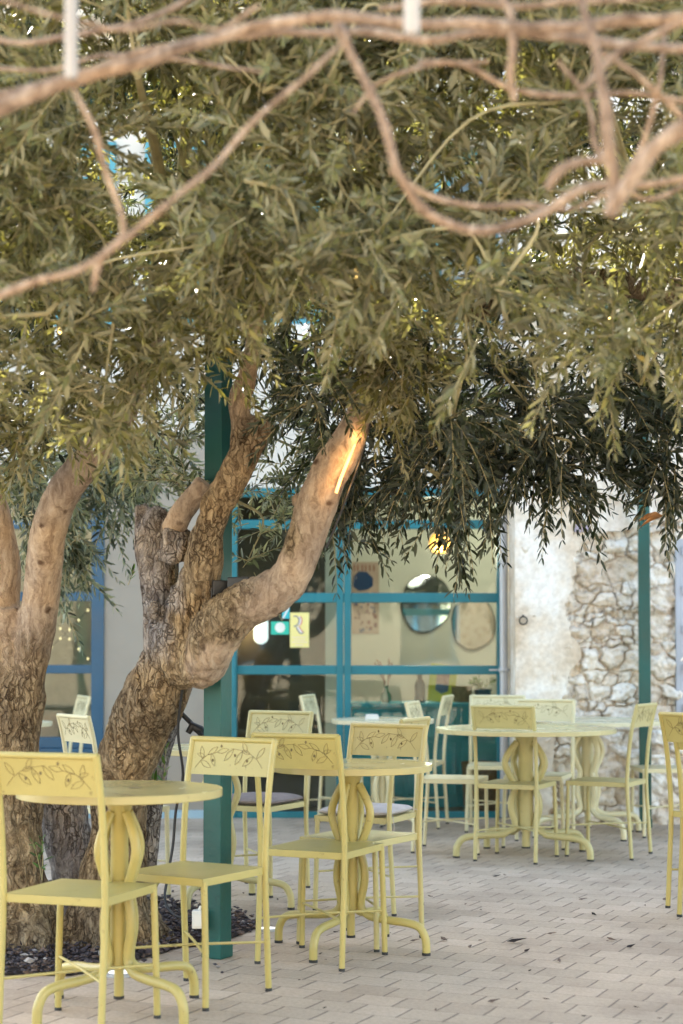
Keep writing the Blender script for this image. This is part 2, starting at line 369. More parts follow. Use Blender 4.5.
# fallen leaves on the paving
for i, (px, py, a) in enumerate([(517, 941, .2), (470, 946, 1.2), (444, 939, 2), (527, 950, .9), (552, 933, .1), (612, 939, 2.4), (631, 946, .7), (559, 960, 1.5), (415, 940, .3), (497, 876, .4), (665, 899, 1.), (494, 1000, .35), (594, 914, 1.9), (583, 899, .2)]+[(random.Random(k).uniform(215, 680), 860+160*random.Random(k+50).random()**1.0, k*1.7) for k in range(34)]):
    p = gp(px, py); rr = random.Random(i); s = (rr.uniform(.018, .03)*(1.5 if i == 0 else 1)) if i < 14 else rr.uniform(.006, .014)
    mb = MB(); prof = [(-1, 0, .1), (-.4, .33, .25), (.3, .3, .1), (1, 0, .35), (.3, -.28, .3), (-.4, -.3, .05)]
    ca, sa = math.cos(a), math.sin(a)
    vs = [(p.x+s*(x*ca-y*sa), p.y+s*(x*sa+y*ca), .004+s*z) for x, y, z in prof]
    vs2 = [(x, y, z+.0012) for x, y, z in vs]
    mb.add(vs+vs2, [tuple(range(6))[::-1], tuple(range(6, 12))]+[(k, (k+1) % 6, (k+1) % 6+6, k+6) for k in range(6)])
    o = mb.build('fallen_leaf', M['chip2'] if i % 3 else M['soil'])
    lab = ['largest dark fallen leaf on the open paving']+['small dry brown fallen leaf on the paving']*60
    tag(o, lab[min(i, 1)], 'leaf', 'fallen leaves on the paving')

# ------------------------------------------------------------------ chairs
PW, SB, SF, BF, BT, HS, HT = .18, .182, .18, .206, .244, .44, .886
def olive_branch(mb, mi, flip):
    """engraved olive sprigs on the back panel as fine inset ribbons on both faces"""
    def to3(x, z, side):
        zz = .762+z*.112; yy = back_y(zz)
        return Vector((x, yy+(.0042 if side > 0 else -.0042), zz))
    lines = []
    def leafl(x, z, a, L, w=.17):
        pts = []
        for t in np.linspace(0, 1, 8): pts.append((t*L, w*L*math.sin(PI*t)))
        for t in np.linspace(1, 0, 8): pts.append((t*L, -w*L*math.sin(PI*t)))
        ca, sa = math.cos(a), math.sin(a)
        return [(x+(px*ca-py*sa), z+(px*sa+py*ca)/.112) for px, py in pts]
    def at2(pts): return pts
    stem1 = [(-.145, .2), (-.12, .45), (-.09, .62), (-.05, .74), (.0, .80)]
    stem2 = [(.15, .15), (.125, .42), (.10, .58), (.06, .66), (.035, .62)]
    lines += [stem1, stem2]
    lines += [leafl(-.115, .5, 2.2, .05), leafl(-.10, .56, -.7, .055), leafl(-.07, .68, 1.0, .045), leafl(-.05, .72, -1.1, .055), leafl(-.01, .78, -.9, .055), leafl(-.085, .64, .3, .04)]
    lines += [leafl(.12, .42, 1.3, .05), leafl(.13, .38, 3.6, .055), leafl(.10, .57, 2.5, .05), leafl(.085, .62, -2.0, .05), leafl(.06, .66, 2.9, .05), leafl(.11, .5, .3, .04)]
    for side in (1, -1):
        for ln in lines:
            pts = [to3(x*(1 if not flip else -1), z, side) for x, z in ln]
            w = .0006
            for a, b in zip(pts[:-1], pts[1:]):
                d = (b-a)
                if d.length < 1e-5: continue
                d.normalize(); nn = Vector((0, 1, 0)); s_ = d.cross(nn).normalized()*w
                o_ = Vector((0, side*.0006, 0))
                mb.add([a-s_, a+s_, b+s_, b-s_, a-s_+o_, a+s_+o_, b+s_+o_, b-s_+o_], [(4, 5, 6, 7), (0, 1, 5, 4), (1, 2, 6, 5), (2, 3, 7, 6), (3, 0, 4, 7)], mi)
        for (x, z) in ((-.075, .42), (-.02, .58), (.045, .86), (.075, .40)):
            c = to3(x*(1 if not flip else -1), z, side); mm = [c+Vector((.0045*math.cos(q), 0, .006*math.sin(q))) for q in np.linspace(0, 2*PI, 11)[:-1]]
            o_ = Vector((0, side*.0006, 0)); mb.add([p+o_ for p in mm], [tuple(range(10))], mi)
POST = spline([(-BF, 0.0), (-.194, .2), (-SB, .42), (-.192, .60), (-.214, .76), (-BT, HT)], 6)
def back_y(z):
    for a, b in zip(POST[:-1], POST[1:]):
        if a[1] <= z <= b[1]+1e-6: return a[0]+(b[0]-a[0])*(z-a[1])/(b[1]-a[1])
    return -BT
def make_chair(mk):
    Y = M[mk]; t = thing('cafe_chair', 'x', 'chair')
    R = .0115
    mb = MB()
    # pressed seat with slightly dished top and folded rim
    nx = 9; vs = []; fs = []
    for j in range(nx):
        for i in range(nx):
            x = -PW+.002+(2*PW-.004)*i/(nx-1); y = -SB+(SF+SB+.012)*j/(nx-1)
            dz = -.004*math.sin(PI*i/(nx-1))*math.sin(PI*j/(nx-1))
            vs.append((x, y, HS+dz))
    for j in range(nx-1):
        for i in range(nx-1): a = j*nx+i; fs.append((a, a+1, a+nx+1, a+nx))
    mb.add(vs, fs)
    x0, x1, y0, y1 = -PW+.002, PW-.002, -SB, SF+.012
    mb.box(x0, x1, y0, y0+.004, HS-.027, HS-.0001); mb.box(x0, x1, y1-.004, y1, HS-.027, HS-.0001)
    mb.box(x0, x0+.004, y0, y1, HS-.027, HS-.0001); mb.box(x1-.004, x1, y0, y1, HS-.027, HS-.0001)
    mb.box(x0+.004, x1-.004, y0+.004, y1-.004, HS-.012, HS-.0085)
    mb.build('seat', Y, t, bevel=.002)
    for s in (-1, 1):
        a = MB(); a.tube([(s*PW, p[0], p[1]+(.008 if i == 0 else 0)) for i, p in enumerate(POST)], R, 14)
        o = a.build('rear_leg', Y, t, smooth=True)
        c = MB(); c.lathe([(.0122, 0), (.0122, .010), (.011, .012)], (s*PW, -BF, 0), 14); c.build('foot_cap', M['rubber'], o, smooth=True)
        a = MB(); a.tube([(s*(PW+.004), SF+.004, .008), (s*PW, SF, .2), (s*(PW-.008), SF-.002, HS-.012)], R, 14)
        o = a.build('front_leg', Y, t, smooth=True)
        c = MB(); c.lathe([(.0122, 0), (.0122, .010), (.011, .012)], (s*(PW+.004), SF+.004, 0), 14); c.build('foot_cap', M['rubber'], o, smooth=True)
    b = MB(); zs = np.linspace(.755, .874, 9)
    for side in (-1, 1):
        vs = []; 
        for z in zs:
            y = back_y(z)+side*.003
            vs += [(-PW+.006, y, z), (0, y, z), (PW-.006, y, z)]
        b.add(vs, [q for i in range(len(zs)-1) for q in ((i*3, i*3+1, i*3+4, i*3+3), (i*3+1, i*3+2, i*3+5, i*3+4))])
    yb, yt = back_y(zs[0]), back_y(zs[-1])
    b.add([(-PW+.006, yb-.003, zs[0]), (PW-.006, yb-.003, zs[0]), (PW-.006, yb+.003, zs[0]), (-PW+.006, yb+.003, zs[0])], [(0, 1, 2, 3)])
    b.add([(-PW+.006, yt-.003, zs[-1]), (PW-.006, yt-.003, zs[-1]), (PW-.006, yt+.003, zs[-1]), (-PW+.006, yt+.003, zs[-1])], [(3, 2, 1, 0)])
    olive_branch(b, 1, False)
    b.build('back_panel', [Y, M['etch']], t, fix=False)
    r = MB(); r.tube([(-PW-.003, -BT+.002, HT-.004), (PW+.003, -BT+.002, HT-.004)], .0105, 12); r.build('top_rail', Y, t, smooth=True)
    for s in (-1, 1):
        r = MB(); r.tube([(s*PW, -.196, .178+s*.004), (0, -.008, .182+s*.004), (-s*PW, SF, .178+s*.004)], .0048, 8); r.build('cross_brace', Y, t, smooth=True)
    return t
protos = {}
used = set()
def chair(x, y, rz, mk, label, z=0):
    if mk not in protos: protos[mk] = o = make_chair(mk)
    else: o = copy_tree(protos[mk])
    o.location = (x, y, z); o.rotation_euler = (0, 0, rz); o['label'] = label; o['group'] = 'yellow metal cafe chairs round the tables'
    return o
CH = [
 (-.841, 5.582, -.342, 'yellow', 'yellow metal chair cut by the left edge, back to us at the nearest table'),
 (-.519, 6.06, 2.60, 'yellow', 'yellow metal chair in front of the green post, right of the nearest table'),
 (-.073, 6.774, -.443, 'yellow', 'deep yellow chair with its back to us at the middle table'),
 (.078, 7.174, 2.6, 'yellow2', 'yellow chair facing us from behind the middle table, bare seat'),
 (.119, 8.084, 1.172, 'yellow2', 'chair with a pale grey cushion turned sideways behind the middle table'),
 (1.01, 9.949, -.424, 'yellow2', 'shaded yellow chair with its back to us at the big round table on the right'),
 (.664, 10.345, -1.811, 'yellow3', 'chair seen side on at the left of the big round table, facing right'),
 (1.213, 10.602, 2.842, 'yellow3', 'chair behind the big round table facing us, in front of the rubble wall'),
 (1.561, 10.131, 1.091, 'yellow2', 'chair right of the big round table in front of the right green post'),
 (-.424, 8.653, 2.664, 'yellow2', 'chair with a dark taupe cushion just right of the near green post'),
 (.49, 11.78, 1.34, 'yellow3', 'narrow looking chair side on before the teal sideboard window, facing left'),
 (.0, 11.82, -1.80, 'yellow3', 'small pale chair by the dark door glass, facing right at the far table'),
 (1.03, 11.5, 3.0, 'yellow3', 'farthest pale chair standing beside the foot of the grey downpipe'),
 (2.11, 11.22, 1.62, 'yellow3', 'far chair partly hidden behind the pair at the right edge, side of the right post'),
 (-1.10, 8.5, -1.0, 'yellow3', 'pale chair seen in the gap between the two olive trunks, nearer of the two there'),
 (-1.97, 11.55, 1.92, 'yellow3', 'small pale chair before the blue window between the trunks, farther of the two there'),
 (1.80, 7.78, -1.0, 'yellow', 'yellow chair cut by the right edge of the picture, lower of the nested pair'),
]
chs = [chair(*c) for c in CH]
chair(1.755, 7.815, -1.0, 'yellow', 'yellow chair nested over another at the right edge, upper of the pair', .034)

# seat cushions
def cushion(x, y, rz, mat, label):
    mb = MB(); nx = 22; vs = []; fs = []
    for sgn in (1, -1):
        o = len(vs)
        for j in range(nx+1):
            for i in range(nx+1):
                u = 2*i/nx-1; v = 2*j/nx-1
                e = max(0, 1-abs(u)**5)*max(0, 1-abs(v)**5)
                wob = .006*noise.noise(Vector((u*2.2, v*2.2, 3+x)))*e
                tuft = sum(.008*math.exp(-((u-a)**2+(v-b)**2)/.02) for a in (-.45, .45) for b in (-.45, .45)) if sgn > 0 else 0
                xx = u*.178*(1-.04*v*v); yy = v*.178*(1-.04*u*u)
                vs.append((xx, yy+.004, HS+.019+sgn*(.004+.018*e**.45)+(wob-tuft if sgn > 0 else 0)))
        for j in range(nx):
            for i in range(nx):
                a = o+j*(nx+1)+i; q = (a, a+1, a+nx+2, a+nx+1); fs.append(q if sgn > 0 else q[::-1])
    m_ = (nx+1)**2
    edge = [i for i in range(nx+1)]+[j*(nx+1)+nx for j in range(1, nx+1)]+[nx*(nx+1)+i for i in range(nx-1, -1, -1)]+[j*(nx+1) for j in range(nx-1, 0, -1)]
    for a, b in zip(edge, edge[1:]+edge[:1]): fs.append((a, a+m_, b+m_, b))
    mb.add(vs, fs)
    o = mb.build('seat_cushion', mat, smooth=True, bevel=0); o.location = (x, y, 0); o.rotation_euler = (0, 0, rz)
    for s in (-1, 1):
        t = MB(); t.tube([(s*.15, -.17, HS+.015), (s*.172, -.196, HS+.01), (s*.166, -.20, HS-.03), (s*.160, -.197, HS-.06)], .0025, 6); t.build('tie', mat, o, smooth=True)
    tag(o, label, 'cushion', 'seat cushions')
cushion(.119, 8.084, 1.172, M['fabric'], 'pale grey cushion on the sideways chair behind the middle table')
cushion(-.424, 8.653, 2.664, M['fabricd'], 'dark taupe cushion on the chair right of the near green post')

# ------------------------------------------------------------------ tables
def table(x, y, rt, Rf, ang, mk, label, sc=1.0, hole=None, group='round yellow pedestal tables'):
    Y = M[mk]; HT_ = .747
    t = thing('pedestal_table', label, 'table', (x, y, 0), 0, group)
    a = MB(); a.lathe([(rt-.002, HT_-.027), (rt, HT_-.025), (rt, HT_-.002), (rt-.002, HT_), (rt*.5, HT_), (.02, HT_)], n=96)
    a.build('tabletop', M[mk+'_top'], t, smooth=True)
    pr = .030*sc
    a = MB(); a.lathe([(pr*.55, .055), (pr*.55, .15), (pr*.95, .16), (pr, .19), (pr, HT_-.10), (pr*1.5, HT_-.05), (pr*3.2, HT_-.0275)], n=24)
    a.build('pole', Y, t, smooth=True)
    a = MB(); a.lathe([(pr*.6, .046), (pr*.6, .056)], n=16); a.build('pole_cap', M['rubber'], t, smooth=True)
    for k, an in enumerate(ang):
        prof = [(.036, .665), (.058, .628), (.082, .575), (.086, .53), (.066, .47), (.045, .42), (.047, .385), (.060, .33), (.061, .27), (.047, .205), (.05, .165), (.085, .138), (.15, .128), (Rf*.75, .122), (Rf*.91, .108), (Rf*.985, .07), (Rf, .035), (Rf, .010)]
        pts = [(r*(sc if i < 12 else 1)*math.cos(an), r*(sc if i < 12 else 1)*math.sin(an), z) for i, (r, z) in enumerate(prof)]
        pts = [tuple(p) for p in spline(pts, 4)]
        a = MB(); a.tube(pts, .0165*sc**.5, 14); o = a.build('leg', Y, t, smooth=True)
        c = MB(); c.lathe([(.0172*sc**.5, 0), (.0172*sc**.5, .011), (.015, .012)], (Rf*math.cos(an), Rf*math.sin(an), 0), 14); c.build('foot_cap', M['rubber'], o, smooth=True)
    if hole:
        a = MB(); a.lathe([(.024, HT_+.0008), (.024, HT_+.0018), (.020, HT_+.0022)], (hole[0], hole[1], 0), 24); a.build('hole_plug', M['etch'], t, smooth=True)
    return t
def q4(a): return [a+k*PI/2 for k in range(4)]
table(-.744, 5.783, .344, .332, q4(.80), 'yellow', 'nearest round yellow table, lower left, with a dark plug in its top', hole=(.05, 0))
table(.038, 6.99, .33, .332, q4(1.111), 'yellow', 'round yellow table in the middle, ringed by three chairs')
table(1.078, 10.076, .528, .42, [math.radians(d) for d in (-36, 31, 118, 191)], 'yellow2', 'big round table on the right with four chairs, in front of the rubble wall', 1.45)
table(1.60, 11.2, .50, .40, q4(.45), 'yellow3', 'far round table almost hidden behind the big one, against the rubble wall', 1.3)
table(.27, 11.3, .335, .332, q4(.7), 'yellow3', 'far pale table before the teal glazed screen with a white box on it')
table(-.57, 8.16, .335, .36, q4(-.37), 'yellow2', 'round table hidden behind the near green post, arched feet showing')
table(-2.17, 10.9, .335, .332, q4(.3), 'yellow3', 'pale table half hidden by the left trunk before the blue window')

# white box on the far table
p = at(372, 714, 11.2)
t = thing('tissue_box', 'small white box on the far pale table', 'box', (p.x, 11.2, .748))
MB().box(-.045, .045, -.03, .03, 0, .022).build('box_body', M['white'], t, bevel=.003)
MB().box(-.04, .04, -.026, .026, .0225, .034).build('box_top', M['white'], t, bevel=.004)

# ------------------------------------------------------------------ pergola
pg = thing('pergola', 'dark green steel pergola carrying the bare vine over the courtyard', 'pergola')
def post(x, y, s, rz, z1=3.32, lab=None):
    m = Matrix.Translation((x, y, 0)) @ Matrix.Rotation(rz, 4, 'Z')
    a = MB(); a.box(-s/2, s/2, -s/2, s/2, .0, z1, mat=m); o = a.build('post', M['green'], pg, bevel=.004)
    b = MB(); b.box(-s*.56, s*.56, -s*.56, s*.56, .001, .06, mat=m); b.build('post_shoe', M['green'], o, bevel=.004)
PX, PY = gx(217.5, 6.8), 6.8
P2X, P2Y = gx(645, 11.66), 11.66
post(PX, PY, .082, math.radians(-28)); post(P2X, P2Y, .078, math.radians(-6))
post(-3.1, 4.0, .082, 0); post(3.4, 5.2, .082, 0); post(-3.2, 10.5, .08, 0); post(3.6, 1.0, .08, 0); post(-3.1, -.4, .08, 0)
def beam(a, b, w=.05, h=.09, z=3.32):
    a = Vector((*a, z)); b = Vector((*b, z)); d = b-a; L = d.length; rz = math.atan2(d.y, d.x)
    m = Matrix.Translation(a) @ Matrix.Rotation(rz, 4, 'Z'); q = MB(); q.box(-.05, L+.05, -w/2, w/2, 0, h, mat=m); q.build('beam', M['green'], pg, bevel=.004)
beam((PX, PY), (P2X, P2Y)); beam((-3.1, 4.0), (3.4, 5.2), z=3.41); beam((-3.1, -.4), (-3.1, 4.0)); beam((3.6, 1.0), (3.4, 5.2)); beam((-3.1, 4.0), (-3.2, 10.5)); beam((PX, PY), (-3.15, 7.2), z=3.41)
beam((3.6, 1.0), (-3.1, -.4), z=3.41); beam((3.4, 5.2), (P2X, P2Y), z=3.41); beam((-3.12, 2.0), (3.5, 3.1), z=3.41)

# ------------------------------------------------------------------ trees
def px_path(lst):   # (px, py, Y, r_px)
    return [(*at(px, py, Y), r*Y/F) for px, py, Y, r in lst]
def remeshed(mb, name, mat, parent, voxel, amp_fn, mats=None):
    o = mb.build('tmp', mat); md = o.modifiers.new('r', 'REMESH'); md.mode = 'VOXEL'; md.voxel_size = voxel
    dg = bpy.context.evaluated_depsgraph_get(); me = bpy.data.meshes.new_from_object(o.evaluated_get(dg))
    bpy.data.objects.remove(o)
    me.name = name
    nv = len(me.vertices); nor = [v.normal.copy() for v in me.vertices]
    for v, nn in zip(me.vertices, nor):
        p = v.co; a = amp_fn(p)
        q = Vector((p.x*17, p.y*17, p.z*4.2))
        r = 1-abs(noise.noise(q))*2.2
        lump = noise.noise(p*5.5)*1.5+noise.noise(p*2.3+Vector((5, 1, 2)))*1.2
        fine = noise.noise(Vector((p.x*55, p.y*55, p.z*16)))
        fur = 1-abs(noise.noise(Vector((p.x*34+2, p.y*34+3, p.z*6+4))))*2.4
        v.co = p+nn*(a*(-.7*r+.6-.45*fur+lump*1.0+fine*.45))
    me.shade_smooth()
    me.materials.clear()
    for m in (mats or [mat]): me.materials.append(m)
    o = bpy.data.objects.new(name, me); C.objects.link(o); o.parent = parent
    return o
def tube_path(mb, lst, k=5, n=20, wob=.0):
    sp = spline(px_path(lst), k)
    mb.tube([tuple(p[:3]) for p in sp], [max(p[3], .003) for p in sp], n)

tree1 = thing('olive_tree', 'olive tree at the left edge with a thick forked trunk cut by the picture side', 'tree', tuple(gp(18, 938)), group='olive trees in the courtyard')
tree2 = thing('olive_tree', 'leaning olive tree with twisted trunk and a long pale branch rising right', 'tree', tuple(gp(112, 925)), group='olive trees in the courtyard')
tree3 = thing('olive_tree', 'olive tree beyond the right edge whose dark leafy branches hang before the rubble wall', 'tree', (2.9, 7.3, 0), group='olive trees in the courtyard')
def rel(o, parent):   # keep world coordinates for meshes built in world space
    o.matrix_parent_inverse = Matrix.Translation(parent.location).inverted(); return o

mb = MB()
tube_path(mb, [(14, 950, 7.05, 44), (14, 925, 7.05, 37), (10, 860, 7.05, 32), (8, 790, 7.05, 34), (6, 720, 7.05, 36), (4, 660, 7.05, 38), (0, 610, 7.05, 36)])
for a in (0.4, 1.5, 2.9, 4.2, 5.4):
    q = at(16, 935, 7.05); c = Vector((q.x, 7.05, 0))
    mb.tube([c+Vector((0, 0, .22)), c+Vector((math.cos(a)*.12, math.sin(a)*.12, .08)), c+Vector((math.cos(a)*.22, math.sin(a)*.22, -.02))], [.09, .075, .04], 10)
tube_path(mb, [(-14, 640, 7.05, 26), (-2, 585, 7.0, 23), (-6, 530, 6.95, 20), (-30, 450, 6.9, 17), (-50, 380, 6.8, 12)])
tube_path(mb, [(12, 760, 7.03, 24), (24, 680, 7.0, 21), (38, 620, 6.95, 19), (44, 570, 6.9, 18), (50, 525, 6.85, 18), (66, 488, 6.8, 18), (96, 450, 6.7, 16), (130, 400, 6.5, 13), (150, 350, 6.3, 10), (160, 290, 6.1, 7)])
z_s1 = at(0, 640, 7).z
o = remeshed(mb, 'trunk', M['bark'], tree1, .0105, lambda p: .012 if p.z < z_s1-.25 else (.012-.008*min(1, (p.z-z_s1+.25)/.35))); rel(o, tree1)
def bark_attr(o, fn):
    me = o.data; A = [fn(v.co+Vector((0, 0, noise.noise(v.co*7)*.05))) for v in me.vertices]
    for nm, k in (('smo', 0), ('gry', 1)):
        a = me.attributes.new(nm, 'FLOAT', 'POINT'); a.data.foreach_set('value', [min(1, max(0, t[k])) for t in A])
def sst(x, a, b): t = min(1, max(0, (x-a)/(b-a))); return t*t*(3-2*t)
bark_attr(o, lambda p: (sst(p.z+.10*noise.noise(p*11), z_s1-.22, z_s1+.12), 0))
mb = MB()
tube_path(mb, [(108, 945, 7.15, 46), (110, 915, 7.15, 38), (115, 860, 7.12, 31), (119, 800, 7.08, 28), (128, 755, 7.0, 29), (146, 710, 6.9, 30), (165, 670, 6.8, 30), (186, 625, 6.7, 27), (196, 595, 6.65, 24)])
for a in (0.2, 1.3, 2.6, 3.6, 4.7, 5.6):
    q = at(110, 930, 7.15); c = Vector((q.x, 7.15, 0))
    mb.tube([c+Vector((0, 0, .25)), c+Vector((math.cos(a)*.12, math.sin(a)*.12, .09)), c+Vector((math.cos(a)*.23, math.sin(a)*.23, -.02))], [.09, .075, .04], 10)
tube_path(mb, [(165, 660, 6.8, 24), (160, 610, 6.8, 20), (157, 560, 6.8, 19), (158, 525, 6.82, 18), (152, 508, 6.85, 9)])
tube_path(mb, [(158, 560, 6.8, 15), (146, 528, 6.85, 10), (140, 503, 6.85, 6)])
tube_path(mb, [(176, 560, 6.72, 15), (178, 530, 6.7, 14), (176, 548, 6.7, 12)])
tube_path(mb, [(192, 620, 6.66, 22), (203, 570, 6.6, 17), (206, 540, 6.55, 15), (216, 510, 6.5, 15), (232, 480, 6.45, 16), (246, 452, 6.42, 15), (259, 428, 6.4, 14), (264, 420, 6.4, 9)])
tube_path(mb, [(240, 462, 6.44, 12), (242, 430, 6.42, 11), (240, 402, 6.4, 10), (246, 380, 6.35, 9), (254, 340, 6.3, 7), (262, 290, 6.2, 6)])
tube_path(mb, [(172, 660, 6.74, 24), (196, 668, 6.66, 23), (206, 652, 6.6, 25), (222, 625, 6.52, 26), (244, 606, 6.48, 24), (268, 596, 6.45, 22), (290, 578, 6.42, 20), (303, 548, 6.4, 19), (313, 515, 6.38, 19), (326, 480, 6.36, 18.5), (343, 450, 6.34, 18), (356, 422, 6.32, 15), (368, 390, 6.3, 12), (385, 340, 6.25, 8)])
q = at(199, 676, 6.64); mb.tube([q+Vector((0, 0, .05)), q+Vector((0, 0, .02)), q, q+Vector((-.004, 0, -.035)), q+Vector((-.008, 0, -.06))], [.04, .075, .072, .05, .02], 16)
for (px, py, r) in ((152, 610, 10), (262, 430, 11), (316, 520, 8), (298, 500, 5), (305, 503, 6), (186, 545, 8), (175, 640, 12)):
    q = at(px, py, 6.5 if px > 200 else 6.66); rr = r*6.6/F; mb.tube([q+Vector((0, .0, -rr)), q+Vector((0, 0, -rr*.5)), q+Vector((0, 0, rr*.5)), q+Vector((0, 0, rr))], [rr*.5, rr, rr, rr*.5], 10)
def amp2(p):
    pxx = 341.5+F*p.x/p.y
    if pxx > 212 and p.z > at(0, 700, 6.6).z: return .0055 if pxx > 250 else .008
    return .012
o = remeshed(mb, 'trunk', M['bark'], tree2, .0105, amp2); rel(o, tree2)
def m2(p):
    px = 341.5+F*p.x/p.y; py = YH-F*(p.z-HC)/p.y
    px += 16*noise.noise(p*9); py += 16*noise.noise(p*9+Vector((4, 4, 4)))
    g = sst(-(px-(181-(py-560)*.12)), -7, 7)*sst(-py, -675, -640)
    sm = max(sst(px, 222, 262)*sst(py, 540, 570), sst(py, 628, 655)*sst(px, 184, 200), sst(-py, -480, -440)*sst(px, 285, 295), sst(px, 285, 300), sst(-py, -430, -400)*.7)
    return (sm*(1-g), g)
bark_attr(o, m2)
# sawn pale stub, second thin stem and low grey stem are limbs of the same tree
mb = MB(); tube_path(mb, [(172, 532, 6.72, 13), (182, 512, 6.7, 12), (198, 492, 6.68, 11), (206, 482, 6.67, 11)]); o = remeshed(mb, 'sawn_limb', M['bark_smooth'], tree2, .011, lambda p: .003); rel(o, tree2); o['label'] = 'pale sawn off limb stub'
mb = MB(); tube_path(mb, [(140, 930, 7.45, 12), (146, 870, 7.42, 10), (150, 810, 7.38, 11), (160, 760, 7.3, 10), (172, 715, 7.2, 9), (186, 670, 7.05, 9), (196, 630, 6.9, 6)]); o = remeshed(mb, 'thin_stem', M['bark_grey'], tree2, .010, lambda p: .007); rel(o, tree2); o['label'] = 'thin grey stem behind the main trunk'
mb = MB(); tube_path(mb, [(96, 930, 7.3, 30), (84, 890, 7.3, 26), (72, 845, 7.3, 24), (62, 800, 7.3, 23), (56, 775, 7.3, 21), (54, 762, 7.3, 12)]); o = remeshed(mb, 'low_stem', M['bark_grey'], tree2, .011, lambda p: .012); rel(o, tree2); o['label'] = 'short grey cut stem leaning left'
mb = MB()
for (a, b) in (((2.9, 7.3), (2.75, 7.0)),):
    mb.tube([(2.9, 7.3, -.05), (2.88, 7.28, .3), (2.95, 7.2, .9), (2.85, 7.1, 1.5)], [.22, .16, .14, .15], 16)
    mb.tube([(2.86, 7.1, 1.4), (2.5, 6.9, 1.9), (2.1, 6.7, 2.3), (1.5, 6.5, 2.55), (.9, 6.4, 2.6), (.45, 6.35, 2.45)], [.11, .09, .075, .055, .04, .022], 14)
    mb.tube([(2.86, 7.1, 1.4), (3.1, 7.0, 2.0), (3.0, 6.8, 2.8), (2.7, 6.6, 3.5)], [.11, .09, .07, .04], 14)
    mb.tube([(2.2, 6.72, 2.25), (2.0, 7.3, 2.6), (1.6, 7.8, 2.8)], [.05, .04, .03], 10)
o = remeshed(mb, 'trunk', M['bark'], tree3, .014, lambda p: .012); rel(o, tree3)

